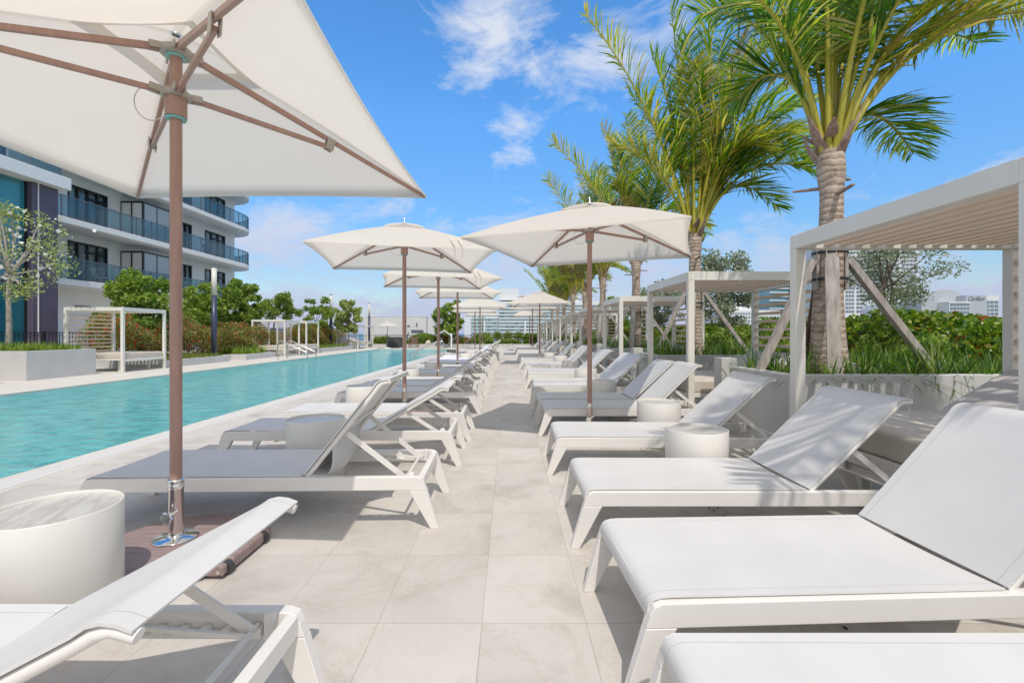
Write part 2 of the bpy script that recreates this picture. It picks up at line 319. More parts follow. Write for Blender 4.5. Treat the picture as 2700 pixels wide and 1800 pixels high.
def tilemat():
    m, nt, ns, L = nodes('cream_stone_pavers')
    out = N(nt, 'ShaderNodeOutputMaterial'); p = N(nt, 'ShaderNodeBsdfPrincipled', Roughness=.62)
    p.inputs['Specular IOR Level'].default_value = .35
    tc = N(nt, 'ShaderNodeTexCoord'); mp = N(nt, 'ShaderNodeMapping'); mp.inputs['Location'].default_value = (.12+.457*40, -1.995+.61*60, 0)
    L.new(tc.outputs['Object'], mp.inputs['Vector'])
    br = N(nt, 'ShaderNodeTexBrick'); br.offset = 0; br.squash = 1
    for k, v in (('Scale', 1), ('Mortar Size', .0022), ('Mortar Smooth', .3), ('Bias', 0), ('Brick Width', .457), ('Row Height', .61)): br.inputs[k].default_value = v
    br.inputs['Color1'].default_value = (.91, .91, .91, 1); br.inputs['Color2'].default_value = (1, 1, 1, 1); br.inputs['Mortar'].default_value = (.72, .70, .66, 1)
    L.new(mp.outputs[0], br.inputs['Vector'])
    # per-tile offset of the veining
    ofs = N(nt, 'ShaderNodeVectorMath', operation='SCALE'); ofs.inputs['Scale'].default_value = 30; L.new(br.outputs['Color'], ofs.inputs[0])
    av = N(nt, 'ShaderNodeVectorMath', operation='ADD'); L.new(tc.outputs['Object'], av.inputs[0]); L.new(ofs.outputs[0], av.inputs[1])
    n1 = N(nt, 'ShaderNodeTexNoise', Scale=2.2, Detail=8, Roughness=.62, Distortion=.5); L.new(av.outputs[0], n1.inputs['Vector'])
    cr = N(nt, 'ShaderNodeValToRGB'); e = cr.color_ramp.elements
    e[0].position = .30; e[0].color = (.47, .435, .385, 1); e[1].position = .70; e[1].color = (.62, .585, .535, 1)
    q = e.new(.47); q.color = (.575, .54, .49, 1)
    L.new(n1.outputs['Fac'], cr.inputs[0])
    n2 = N(nt, 'ShaderNodeTexNoise', Scale=1.1, Detail=12, Roughness=.7, Distortion=1.4); L.new(av.outputs[0], n2.inputs['Vector'])
    c2 = N(nt, 'ShaderNodeValToRGB'); e = c2.color_ramp.elements
    e[0].position = .485; e[0].color = (1, 1, 1, 1); e[1].position = .515; e[1].color = (1, 1, 1, 1); q = e.new(.50); q.color = (.92, .895, .85, 1)
    L.new(n2.outputs['Fac'], c2.inputs[0])
    m1 = N(nt, 'ShaderNodeMix'); m1.data_type = 'RGBA'; m1.blend_type = 'MULTIPLY'; m1.inputs[0].default_value = 1
    L.new(cr.outputs[0], m1.inputs[6]); L.new(c2.outputs[0], m1.inputs[7])
    n5 = N(nt, 'ShaderNodeTexNoise', Scale=.8, Detail=9, Roughness=.7); L.new(tc.outputs['Object'], n5.inputs['Vector'])
    c5 = N(nt, 'ShaderNodeValToRGB'); c5.color_ramp.elements[0].position = .36; c5.color_ramp.elements[0].color = (.91, .895, .87, 1); c5.color_ramp.elements[1].position = .55; L.new(n5.outputs['Fac'], c5.inputs[0])
    m5 = N(nt, 'ShaderNodeMix'); m5.data_type = 'RGBA'; m5.blend_type = 'MULTIPLY'; m5.inputs[0].default_value = 1; L.new(m1.outputs[2], m5.inputs[6]); L.new(c5.outputs[0], m5.inputs[7])
    m2 = N(nt, 'ShaderNodeMix'); m2.data_type = 'RGBA'; m2.blend_type = 'MULTIPLY'; m2.inputs[0].default_value = 1
    L.new(m5.outputs[2], m2.inputs[6]); L.new(br.outputs['Color'], m2.inputs[7])
    L.new(m2.outputs[2], p.inputs['Base Color'])
    b = N(nt, 'ShaderNodeBump', Strength=.12, Distance=.01); L.new(n1.outputs['Fac'], b.inputs['Height']); L.new(b.outputs[0], p.inputs['Normal'])
    L.new(p.outputs[0], out.inputs[0]); return m
M['tile'] = tilemat()
M['coping'] = mat('pale_coping_stone', (.57, .53, .46), (.65, .61, .54), scale=1.4, rough=.7, bump=.1, bscale=40, detail=8)
def watermat():
    m, nt, ns, L = nodes('pool_water')
    out = N(nt, 'ShaderNodeOutputMaterial'); p = N(nt, 'ShaderNodeBsdfPrincipled', Roughness=.06, IOR=1.33)
    tc = N(nt, 'ShaderNodeTexCoord'); mp = N(nt, 'ShaderNodeMapping'); mp.inputs['Scale'].default_value = (1, 1.7, 1)
    L.new(tc.outputs['Object'], mp.inputs['Vector'])
    n1 = N(nt, 'ShaderNodeTexNoise', Scale=2.6, Detail=6, Roughness=.6, Distortion=.8); L.new(mp.outputs[0], n1.inputs['Vector'])
    v = N(nt, 'ShaderNodeTexVoronoi', Scale=3.2, feature='SMOOTH_F1'); 
    ad = N(nt, 'ShaderNodeVectorMath', operation='ADD'); L.new(mp.outputs[0], ad.inputs[0])
    nc = N(nt, 'ShaderNodeTexNoise', Scale=3, Detail=3); L.new(mp.outputs[0], nc.inputs['Vector']); L.new(nc.outputs['Color'], ad.inputs[1]); L.new(ad.outputs[0], v.inputs['Vector'])
    cr = N(nt, 'ShaderNodeValToRGB'); e = cr.color_ramp.elements
    e[0].position = .25; e[0].color = (.012, .25, .27, 1); e[1].position = .72; e[1].color = (.14, .55, .54, 1)
    L.new(n1.outputs['Fac'], cr.inputs[0]); L.new(cr.outputs[0], p.inputs['Base Color'])
    mu = N(nt, 'ShaderNodeMath', operation='MULTIPLY_ADD'); mu.inputs[1].default_value = .5; L.new(v.outputs['Distance'], mu.inputs[0]); L.new(n1.outputs['Fac'], mu.inputs[2])
    n3 = N(nt, 'ShaderNodeTexNoise', Scale=9, Detail=4); L.new(mp.outputs[0], n3.inputs['Vector'])
    m3 = N(nt, 'ShaderNodeMath', operation='MULTIPLY_ADD'); m3.inputs[1].default_value = .3; L.new(n3.outputs['Fac'], m3.inputs[0]); L.new(mu.outputs[0], m3.inputs[2])
    b = N(nt, 'ShaderNodeBump', Strength=.8, Distance=.09); L.new(m3.outputs[0], b.inputs['Height']); L.new(b.outputs[0], p.inputs['Normal'])
    L.new(p.outputs[0], out.inputs[0]); return m
M['water'] = watermat()
M['basin'] = mat('pool_tile', (.35, .62, .62), rough=.4)
M['sea'] = mat('sea_water', (.03, .12, .20), (.05, .17, .26), scale=.01, rough=.3)
# ------------------------------------------------------------------ sun loungers
def sheet(prof, ys, t, sag=lambda s, y: 0):
    """closed thin sheet: prof = [(x,z)], across ys"""
    mb = MB(); n = len(prof); k = len(ys); top = []; bot = []
    for i, (x, z) in enumerate(prof):
        a = Vector(prof[max(i-1, 0)]); b = Vector(prof[min(i+1, n-1)]); d = (b-a).normalized(); nx, nz = -d.y, d.x
        for y in ys:
            s = sag(i/(n-1), y); top.append((x+nx*s, y, z+nz*s)); bot.append((x+nx*(s-t), y, z+nz*(s-t)))
    vs = top+bot; o = len(top); fs = []; sd = []
    for i in range(n-1):
        for j in range(k-1):
            a = i*k+j; fs.append((a, a+1, a+k+1, a+k)); fs.append((o+a, o+a+k, o+a+k+1, o+a+1))
        sd.append((i*k, (i+1)*k, o+(i+1)*k, o+i*k)); j = k-1; sd.append((i*k+j, o+i*k+j, o+(i+1)*k+j, (i+1)*k+j))
    for j in range(k-1):
        sd.append((j, o+j, o+j+1, j+1)); a = (n-1)*k+j; sd.append((a, a+1, o+a+1, o+a))
    mb.add(vs, fs, True); mb.v += []; mb.f += sd; mb.sm += [False]*len(sd); mb.sharp = True
    return mb
YS = [-.335+.67*i/12 for i in range(13)]
HX, HZ = 1.40, .345
def make_lounger(ang):
    t = thing('sun_lounger', 'lounger', 'sun lounger')
    f = MB()
    for s in (-1, 1):
        y0, y1 = sorted((s*.36, s*.315))
        f.prism([(.075, .2535), (2.175, .2535), (2.160, .300), (2.146, .326), (2.118, .338), (.132, .338), (.104, .326), (.090, .300)], y0, y1)
    f.box(.095, .135, -.3145, .3145, .262, .328); f.box(2.115, 2.155, -.3145, .3145, .262, .328)
    f.box(HX-.02, HX+.02, -.3145, .3145, .275, .315)
    f.build('frame', M['frame'], t, bevel=.0035, seg=2)
    for s in (-1, 1):
        for e in (0, 1):
            X = lambda x: x if e == 0 else 2.25-x
            lg = MB(); y0, y1 = s*.36, s*.315
            P = [(X(0), 0), (X(.052), 0), (X(.185), .253), (X(.0755), .253)]
            vs = [(x, y0-s*(0 if z else .008), z) for x, z in P]+[(x, y1 if z else y0-s*.046, z) for x, z in P]
            lg.add(vs, [(0, 1, 2, 3), (7, 6, 5, 4), (0, 4, 5, 1), (1, 5, 6, 2), (2, 6, 7, 3), (3, 7, 4, 0)])
            lg.build('leg', M['frame'], t, bevel=.0025)
    prof = [(.089, .272), (.086, .300), (.092, .326), (.108, .342), (.135, .350), (.18, .352)]+[(.18+(HX-.18)*i/14, .352-.004*i/14) for i in range(1, 15)]
    sheet(prof, YS, .007, lambda s, y: -.010*(1-(y/.335)**2)*min(1, s*3)).build('seat_sling', M['sling'], t)
    # ratchet rails
    for s in (-1, 1):
        r = MB()
        y0, y1 = sorted((s*.3145, s*.285))
        teeth = [(1.66, .268), (2.05, .268), (2.05, .300)]
        for k in range(5): x = 2.0-k*.07; teeth += [(x, .300), (x-.02, .283), (x-.045, .283), (x-.05, .300)]
        r.prism(teeth+[(1.66, .300)], y0, y1)
        r.box(2.06, 2.09, min(y0, y1), max(y0, y1), .262, .352)
        r.build('ratchet', M['frame'], t, bevel=.002)
    # backrest (hinge at HX,HZ)
    a = R(ang); c, s_ = math.cos(a), math.sin(a)
    def W(s, n): return (HX+.012+s*c-n*s_, HZ+.006+s*s_+n*c)
    pr = [W(.70*i/12, 0) for i in range(13)]+[W(.735, .004), W(.765, -.004), (W(.79, -.022)), W(.812, -.048)]
    b = sheet(pr, YS, .008, lambda s, y: -.016*(1-(y/.335)**2)*math.sin(PI*min(1, s*1.05))).build('backrest', M['sling'], t)
    bf = MB()
    for s in (-1, 1):
        P = [W(.0, -.026), W(.35, -.026), W(.69, -.026), W(.735, -.024), W(.765, -.032), W(.785, -.05), W(.80, -.066)]
        bf.tube([(x, s*.318, z) for x, z in P], .0155, 8)
    for sx, n in ((.03, -.026), (.42, -.03), (.775, -.045)):
        x, z = W(sx, n); bf.tube([(x, -.30, z), (x, .30, z)], .012, 8)
    bf.build('backrest_frame', M['frame'], b)
    st = MB(); px, pz = W(.36, -.045); L = .36/1.0
    dx = math.sqrt(max(.02, .56**2-(pz-.300)**2)); ex = min(px+dx, 2.03)
    for s in (-1, 1):
        st.bar((px, s*.285, pz), (ex, s*.270, .305), .010, .034)
    st.tube([(ex, -.31, .300), (ex, .31, .300)], .010, 8)
    x2, z2 = W(.06, -.04); st.bar((x2, .25, z2), (ex, .25, .300), .012, .014)
    st.build('support_strut', M['frame'], t)
    return t
protos = {}
jr = random.Random(5)
def lounger(x, y, ang, rz, label, group='white sling loungers in two long rows', name=None, scx=1):
    k = ang
    if k not in protos: protos[k] = make_lounger(ang); o = protos[k]
    else: o = copy_tree(protos[k])
    if y > 4: x += jr.uniform(-.035, .035); rz += R(jr.uniform(-1.1, 1.1))
    place(o, (x, y, 0), rz, 1, label, group); return o

ORD = ['first', 'second', 'third', 'fourth', 'fifth', 'sixth', 'seventh', 'eighth', 'ninth', 'tenth', 'eleventh', 'twelfth', 'thirteenth', 'fourteenth',
       'fifteenth', 'sixteenth', 'seventeenth', 'eighteenth', 'nineteenth', 'twentieth', 'twenty-first', 'twenty-second', 'twenty-third', 'twenty-fourth', 'twenty-fifth']
W2 = .36
left = [(.86+W2, 29, -.4), (2.89+W2, 53, 1.5), (4.29+W2, 32, .5), (5.30+W2, 32, 0), (7.12+W2, 32, 0), (8.06+W2, 32, 0), (8.95+W2, 32, 0), (10.55+W2, 32, 0), (11.4+W2, 38, 0),
        (12.7+W2, 32, 0), (14.1+W2, 32, 0), (15.0+W2, 32, 0), (16.1+W2, 38, 0), (17.6+W2, 38, 0), (18.5+W2, 38, 0), (19.4+W2, 38, 0), (21.3+W2, 32, 0), (22.2+W2, 32, 0), (23.6+W2, 38, 0), (24.5+W2, 38, 0), (26.0+W2, 32, 0), (28.3+W2, 32, 0), (30.2+W2, 38, 0), (31.4+W2, 32, 0)]
lab_l = {0: 'white sling lounger seen from behind its low backrest, cut by the lower left corner',
         1: 'white lounger with steep backrest and loose hanging fabric, behind the nearest umbrella pole',
         2: 'white sling lounger by the pool just behind the steeply raised one, low backrest',
         3: 'white sling lounger on the pool side, last in front of the second umbrella pole',
         4: 'pool-side white lounger just behind the second umbrella, seat shaded'}
for i, (y, a, rz) in enumerate(left):
    lb = lab_l.get(i, 'white sling lounger, %s from the camera in the pool-side row' % ORD[i])
    lounger(-2.83 if i else -2.97, y, a, R(rz), lb).scale = (1.05, 1, 1)
right = [(.70+W2, 47), (1.56+W2, 47), (2.67+W2, 44), (4.05+W2, 43), (5.58+W2, 44), (6.40+W2, 43), (7.92+W2, 44), (8.72+W2, 43), (10.42+W2, 44), (11.25+W2, 43), (13.2+W2, 44), (14.05+W2, 43),
         (15.9+W2, 44), (16.75+W2, 43), (19.1+W2, 44), (19.9+W2, 43), (21.9+W2, 44), (22.7+W2, 43), (24.7+W2, 44), (25.6+W2, 43), (27.9+W2, 44), (28.8+W2, 43), (31.2+W2, 44), (32.6+W2, 43)]
lab_r = {0: 'white sling lounger cut off by the bottom right corner, only its foot end in view',
         1: 'large white sling lounger filling the lower right, wide seat seen from above',
         2: 'white lounger with palm frond shadow across seat and grey backrest',
         3: 'sunlit white lounger between the two nearest drum tables on the right',
         4: 'white lounger shaded by the right umbrella, right behind its pole',
         5: 'white lounger pushed against the far side of the shaded one behind the right umbrella pole'}
for i, (y, a) in enumerate(right):
    lb = lab_r.get(i, 'white sling lounger, %s from the camera in the row beside the cabanas' % ORD[i])
    lounger(.36 if i > 1 else .38, y, a, R(2.5) if i == 1 else 0, lb)
# loose fabric hanging below the steep backrest
mb = MB()
for k in range(1):
    y0, y1 = 2.95, 3.50; pts = []
    n = 10; vs = []
    for i in range(n+1):
        t = i/n; x = -1.35+.20*t; z = .36+.25*t-.13*math.sin(PI*t)
        x += (.07+.05*k)*math.sin(PI*t)
        vs += [(x, y0+.03*math.sin(PI*t), z), (x+.02, (y0+y1)/2, z-.02*math.sin(PI*t)), (x, y1, z)]
    mb.add(vs, [(i*3+j, i*3+j+1, i*3+j+4, i*3+j+3) for i in range(n) for j in range(2)], True)
steep = protos[53]
fl = mb.build('loose_fabric', M['sling'], steep); fl.matrix_parent_inverse = (Matrix.Translation((-2.83, 2.89+W2, 0)) @ Matrix.Rotation(R(1.5), 4, 'Z') @ Matrix.Diagonal((1.05, 1, 1, 1))).inverted()
fl.modifiers.new('t', 'SOLIDIFY').thickness = .004

# towels
def towel(yc, ang, label, x0=.25, x1=2.1):
    a = R(ang); c, s_ = math.cos(a), math.sin(a); prof = []
    for i in range(26):
        s = x0+(x1-x0)*i/25
        if s < HX-.12: prof.append((s, .372))
        else:
            q = s-HX; b = max(0, q+.12); prof.append((HX+q*c if q > 0 else s, .372+max(0, q)*s_+(.03*(b/.12) if q < 0 else .03)))
    ys = [-.42+.84*j/14 for j in range(15)]
    rr = random.Random(int(yc*10))
    ph = [rr.uniform(0, 6) for _ in range(4)]
    m = sheet(prof, ys, .012, lambda s, y: .008*math.sin(9*y+ph[0]+4*s)+.006*math.sin(17*s+ph[1])-(.16 if abs(y) > .40 else .05 if abs(y) > .35 else 0))
    o = m.build('towel', M['towel']); o.location = (-2.83, yc, 0); o.scale = (1.05, 1, 1)
    tag(o, label, 'towel', 'white towels spread on pool-side loungers')
towel(left[11][0], 32, 'white towel spread over a pool-side lounger, nearest of the three towels')
towel(left[12][0], 38, 'white towel draped over seat and backrest, second nearest on the pool side')
towel(left[13][0], 38, 'white towel draped on a lounger, farthest of the three on the pool side')

# ------------------------------------------------------------------ drum tables
def make_table():
    t = thing('side_table', 't', 'side table')
    MB().lathe([(.0, .006), (.232, .006), (.24, .014), (.24, .494), (.2375, .4975), (.234, .4975), (.2315, .494), (.2315, .4805)], 72).build('drum', M['tableside'], t)
    MB().lathe([(.0, .482), (.2312, .482), (.2312, .470)], 72, smooth=False).build('table_top', M['marble'], t)
    return t
tb = make_table()
tabs = [(-2.02, 2.02, 'large white drum table in the lower left, top veined grey marble'),
        (-1.70, 4.0, 'drum table with shaded dark top behind the steeply raised lounger'),
        (-2.16, 6.72, 'drum table beside the second umbrella pole on the pool side'),
        (-2.22, 9.95, 'drum table near the third umbrella pole on the pool side'),
        (-2.06, 12.35, 'drum table near the fourth pool-side umbrella, left of its pole'),
        (-1.66, 17.2, 'drum table between towel-covered loungers on the pool side'),
        (-1.75, 20.6, 'small distant drum table, farthest on the pool side'),
        (1.52, 3.70, 'nearest drum table on the right, soft palm shadow across its side'),
        (1.70, 5.18, 'drum table just right of the right umbrella pole'),
        (1.52, 7.50, 'drum table behind the shaded lounger pair on the right'),
        (1.66, 9.90, 'second drum table beyond the right umbrella pole, beside the cabana row'),
        (1.68, 12.5, 'third drum table beyond the right umbrella pole, beside the cabana row'),
        (1.72, 15.3, 'fourth drum table beyond the right umbrella pole, beside the cabana row'),
        (1.6, 18.0, 'drum table near the second umbrella of the right row'),
        (1.6, 21.2, 'farthest small drum table in the right row')]
for i, (x, y, lb) in enumerate(tabs):
    o = tb if i == 0 else copy_tree(tb)
    place(o, (x, y, 0), random.uniform(0, 6), 1, lb, 'round drum side tables')
    if i == 1: o.scale = (1, 1, 1.06)

# ------------------------------------------------------------------ umbrellas
def canopy_mesh(A=1.2, zc=2.41, zi=2.865, ai=.22):
    n = 10; v = []; f = []
    mb = MB()
    for q in range(4):
        rot = Matrix.Rotation(q*PI/2, 3, 'Z'); vs = []
        for i in range(n+1):
            u = i/n; a = ai+(A-ai)*u; z = zi+(zc-zi)*u+.02*math.sin(PI*u)
            for j in range(n+1):
                w = -1+2*j/n; k = 1-w*w
                d = a*(1-.035*k*u); zz = z-.028*k*math.sin(PI*u*.9)*.6+.012*k*u
                vs.append(rot @ Vector((w*a*(1-.0*u), d, zz)))
        # hem
        for j in range(n+1):
            p = vs[n*(n+1)+j]; vs.append(p+Vector((0, 0, -.022)))
        k = n+1
        fs = [(i*k+j, i*k+j+1, (i+1)*k+j+1, (i+1)*k+j) for i in range(n+1) for j in range(n)]
        mb.add(vs, fs, True)
    return mb
def make_umbrella():
    t = thing('parasol', 'u', 'umbrella')
    # base
    poly = []
    for k in range(49):
        an = R(38)+(2*PI-R(76))*k/48; poly.append((.40*math.cos(an), .40*math.sin(an)))
    poly = [(p[0]+0, p[1]) for p in poly]
    b = MB()
    def ring(sc, z, add=0): return [((x*sc), (y*sc), z) for x, y in poly]
    rings = [ring(1, .012), ring(1, .075), ring(.97, .092), ring(.6, .105), ring(.2, .110)]
    n = len(poly); vs = [p for r in rings for p in r]
    fs = [(i*n+k, i*n+(k+1) % n, (i+1)*n+(k+1) % n, (i+1)*n+k) for i in range(4) for k in range(n)]
    fs.append(tuple(range(n))[::-1]); fs.append(tuple(4*n+k for k in range(n)))
    b.add(vs, fs)
    b.prism([(.315, .015), (.41, .015), (.417, .018), (.417, .066), (.408, .073), (.315, .086)], -.15, .15)
    for s in (-1, 1): b.prism([(.315, .02), (.41, .02), (.417, .022), (.417, .064), (.408, .071), (.315, .084)], *sorted((s*.20, s*.24)))
    base = b.build('base', M['basebrown'], t, bevel=.004)
    for s in (-1, 1):
        w = MB().tube([(.398, s*.157, .036), (.398, s*.193, .036)], .032, 16); w.build('wheel', M['rubber'], base)
        MB().tube([(.395, s*.24, .042), (.395, s*.246, .042)], .012, 10).build('axle_bolt', M['steel2'], base)
    pl = MB().lathe([(0, .1095), (.108, .1095), (.112, .113), (.108, .119), (.05, .124), (.04, .128), (.037, .14)], 40).build('base_plate', M['steel'], t)
    sl = MB().lathe([(.037, .13), (.037, .385), (.041, .39), (.041, .415), (.038, .42), (.038, .43), (.042, .433), (.042, .445), (.031, .448)], 28).build('ground_sleeve', M['steel'], t)
    kn = MB(); st = []
    for k in range(12):
        an = 2*PI*k/12; r = .026 if k % 2 else .038; st.append((r*math.cos(an), .25+r*math.sin(an)))
    kn.prism(st, -.078, -.060); kn.tube([(0, -.03, .25), (0, -.062, .25)], .010, 10); kn.bar((0.0, -.07, .25), (.07, -.085, .30), .006, .016)
    kn.build('clamp_knob', M['steel'], sl, bevel=.003)
    MB().tube([(0, 0, .40), (0, 0, 2.88)], .030, 20).build('pole', M['pole'], t)
    # runner and top hub
    rn = MB().tube([(0, 0, 2.49), (0, 0, 2.60)], .054, 24)
    run = rn.build('runner', M['pole'], t)
    rc = MB().lathe([(.056, 2.600), (.075, 2.602), (.075, 2.63), (.056, 2.632)], 24)
    hb = MB().lathe([(.046, 2.84), (.080, 2.842), (.080, 2.875), (.03, 2.88)], 24)
    for q in range(4):
        an = PI/4+q*PI/2; d = Vector((math.cos(an), math.sin(an), 0)); s = Vector((-d.y, d.x, 0))
        for e in (-1, 1):
            rc.bar(d*.06+s*e*.024+Vector((0, 0, 2.618)), d*.125+s*e*.024+Vector((0, 0, 2.625)), .010, .036)
            hb.bar(d*.06+s*e*.026+Vector((0, 0, 2.862)), d*.125+s*e*.026+Vector((0, 0, 2.85)), .010, .036)
    rc.build('runner_hub', M['hub'], run, bevel=.003); hb.build('top_hub', M['hub'], t, bevel=.003)
    MB().lathe([(.031, 2.828), (.047, 2.828), (.047, 2.841), (.031, 2.841)], 24).build('ring', M['teal'], t)
    MB().lathe([(.031, 2.478), (.050, 2.478), (.050, 2.489), (.031, 2.489)], 24).build('ring', M['teal'], run)
    pts = []
    for k in range(17):
        an = PI*.5+PI*1.25*k/16; pts.append((-.10+.085*math.cos(an)-.01, -.05-.02*math.sin(an), 2.545+.085*math.sin(an)))
    pts[-1] = (-.03, -.04, 2.485)
    MB().tube(pts, .003, 6).build('pull_cable', M['steel2'], run)
    A = 1.2
    for q in range(4):
        an = PI/4+q*PI/2; d = Vector((math.cos(an), math.sin(an), 0)); up = Vector((0, 0, 1))
        p0 = d*.085+up*2.855; p1 = d*(A*math.sqrt(2)-.015)+up*(2.41-.012)
        # rib lies just under the cloth
        MB().bar(p0, p1, .026, .036, w2=.02, h2=.024).build('rib', M['pole'], t, bevel=.003)
        m = p0+(p1-p0)*.50; q0 = d*.085+up*2.618; e = m+Vector((0, 0, -.050))
        s_ = MB().bar(q0, e, .022, .030).build('strut', M['pole'], t, bevel=.003)
        j = MB(); sd = Vector((-d.y, d.x, 0)); dd = (p1-p0).normalized()
        for k in (-1, 1): j.bar(m+sd*k*.019-dd*.028+Vector((0, 0, -.032)), m+sd*k*.019+dd*.028+Vector((0, 0, -.032)), .007, .085)
        j.build('hinge_bracket', M['hub'], s_, bevel=.002)
    cn = canopy_mesh().build('canopy', M['canvas'], t)
    # vent cap
    n = 8; vc = MB(); a0, a1 = .02, .31
    for q in range(4):
        rot = Matrix.Rotation(q*PI/2, 3, 'Z'); vs = []
        for i in range(n+1):
            u = i/n; a = a0+(a1-a0)*u; z = 2.965-.05*u-.075*u*u
            for j in range(n+1):
                w = -1+2*j/n; vs.append(rot @ Vector((w*a, a*(1-.10*(1-w*w)*u), z+.055*(1-w*w)*u*u)))
        vc.add(vs, [(i*(n+1)+j, i*(n+1)+j+1, (i+1)*(n+1)+j+1, (i+1)*(n+1)+j) for i in range(n) for j in range(n)], True)
    vc.build('canopy_vent', M['canvas'], t)
    MB().lathe([(.0, 3.055), (.006, 3.05), (.006, 2.99), (.02, 2.975), (.02, 2.955)], 10).build('finial', M['steel2'], t)
    # binding straps over the edge of the cloth
    for dx in (.0, .10):
        st = MB(); pts = [(.62+dx, -.93, 2.60), (.63+dx, -1.12, 2.475), (.635+dx, -1.185, 2.445), (.64+dx, -1.19, 2.40), (.64+dx, -1.188, 2.27)]
        for i in range(4): st.bar(pts[i], pts[i+1], .024, .004, up=(0, -1, .3))
        st.build('tie_strap', M['canvas'], t)
    return t
ub = make_umbrella()
for k_ in [c for c in kids(ub) if c.name.startswith('tie_strap')]: k_['opt'] = 1
umbs = [(-1.89, 2.58, 0, 1, 0, 'nearest big square umbrella, seen from below at the upper left'),
        (-1.58, 6.85, 13, .985, 1, 'second umbrella on the pool side, pale canopy with two hanging straps'),
        (-1.60, 10.25, 15, 1, 1, 'third pool-side umbrella, overlapped by the one with hanging straps in front'),
        (-1.56, 13.7, 8, 1, 0, 'fourth pool-side umbrella from the camera'),
        (-1.33, 20.6, 3, 1, 0, 'fifth pool-side umbrella from the camera, seen nearly level'),
        (-2.05, 27.2, 0, 1.05, 0, 'sixth pool-side umbrella from the camera'),
        (-2.1, 35.5, 4, 1.1, 0, 'farthest pool-side umbrella, tiny in front of the white hotel'),
        (.97, 5.50, -22, .955, 0, 'nearest umbrella of the right row, large in the middle of the picture'),
        (1.22, 18.4, -6, 1, 0, 'second umbrella from the camera in the right row'),
        (1.34, 26.4, 0, 1.1, 0, 'third umbrella from the camera in the right row'),
        (1.48, 33.2, 0, 1.05, 0, 'farthest umbrella of the right row, just above the end hedge')]
first = True
for x, y, rz, sc, straps, lb in umbs[1:]+umbs[:1]:
    o = ub if first else copy_tree(ub); first = False
    place(o, (x, y, 0), R(rz), sc, lb, 'square cream umbrellas over the loungers')
    for c in kids(o):
        if c.name.startswith('tie_strap') and not straps: bpy.data.objects.remove(c)
    if y == 2.58: U1 = o
    # turn bases so that the wheel edge faces the aisle
for o in [u for u in COL.objects if u.name.startswith('tie_strap')]:
    if 'opt' in o.keys(): del o['opt']
# maker's oval badge on the nearest pole
bd = MB(); pts = []
for k in range(25):
    an = 2*PI*k/24; ang = .72*math.cos(an)-.5; pts.append((.0312*math.sin(ang), -.0312*math.cos(ang), 2.735+.024*math.sin(an)))
bdg = MB().tube(pts, .0012, 6).build('badge', M['sling'], U1)
mk = MB()
for (a0, z0, a1, z1) in ((-.9, 2.738, -.9, 2.748), (-.75, 2.736, -.75, 2.748), (-.6, 2.738, -.5, 2.748), (-.45, 2.748, -.45, 2.736), (-.95, 2.724, -.7, 2.728), (-.6, 2.722, -.45, 2.730)):
    g = lambda a, z: (.0314*math.sin(a), -.0314*math.cos(a), z)
    mk.tube([g(a0, z0), g(a1, z1)], .0009, 5)
mk.build('badge_marks', M['sling'], bdg)

# small round umbrella beyond the pool
t = thing('small_parasol', 'small white umbrella with pale plate foot at the far end of the pool', 'umbrella', (-10.15, 37.9, 0))
MB().lathe([(0, .01), (.34, .01), (.34, .03), (.05, .07), (.03, .10), (0, .10)], 24).build('base', M['white'], t)
MB().tube([(0, 0, .1), (0, 0, 2.12)], .024, 10).build('pole', M['railmetal'], t)
prof = [(1.05, 1.82), (1.05, 1.86), (.75, 1.97), (.28, 2.12), (.22, 2.13)]
c = MB()
for q in range(1): c.lathe(prof, 8, smooth=False)
c.build('canopy', M['canvas'], t); MB().lathe([(.34, 2.15), (.2, 2.22), (.0, 2.27)], 12).build('canopy_vent', M['canvas'], t)

# ------------------------------------------------------------------ cabana daybeds
def make_cabana(mirror=False):
    """front edge at x=0, back at x=2.0 ; y 0..1.86"""
    t = thing('cabana', 'c', 'cabana'); Wd, D, Hh, p = 1.93, 1.86, 2.11, .085
    for x in (0, Wd-p):
        for y in (0, D-p): MB().box(x, x+p, y, y+p, 0, Hh-.1205).build('post', M['daybed'], t, bevel=.004)
    rf = MB(); rf.box(0, Wd, 0, p, Hh-.12, Hh); rf.box(0, Wd, D-p, D, Hh-.12, Hh); rf.box(0, p, p+.0005, D-p-.0005, Hh-.12, Hh); rf.box(Wd-p, Wd, p+.0005, D-p-.0005, Hh-.12, Hh)
    roof = rf.build('roof_frame', M['daybed'], t, bevel=.004)
    sm = MB(); n = 13
    for k in range(n):
        x = p+.025+k*(Wd-2*p-.045)/n; sm.box(x, x+.064, p+.001, D-p-.001, Hh-.095, Hh-.038)
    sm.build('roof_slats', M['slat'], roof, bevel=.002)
    sc = MB()
    for k in range(11):
        z = .50+k*.135; sc.box(Wd-p+.02, Wd-.025, p+.001, D-p-.001, z, z+.045)
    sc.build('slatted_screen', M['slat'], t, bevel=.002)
    pl = MB(); pl.box(.012, Wd-p, .02+p, D-.02-p, .38, .44)
    pl.box(.012, .05, .02+p+.0, D-.02-p, .34, .3795)
    plat = pl.build('bed_frame', M['daybed'], t, bevel=.004)
    for x in (.35, 1.5):
        for y in (.3, 1.5): MB().box(x, x+.06, y, y+.06, 0, .3795).build('leg', M['daybed'], plat)
    MB().box(.03, 1.16, .115, D-.115, .442, .62).build('mattress', M['cushion'], t, bevel=.03, seg=3)
    a = MB(); a.prism([(1.17, .442), (1.83, .80), (1.83, .97), (1.76, .965), (1.17, .62)], .115, D-.115); a.build('back_cushion', M['cushtop'], t, bevel=.02, seg=3)
    return t
cb = make_cabana()
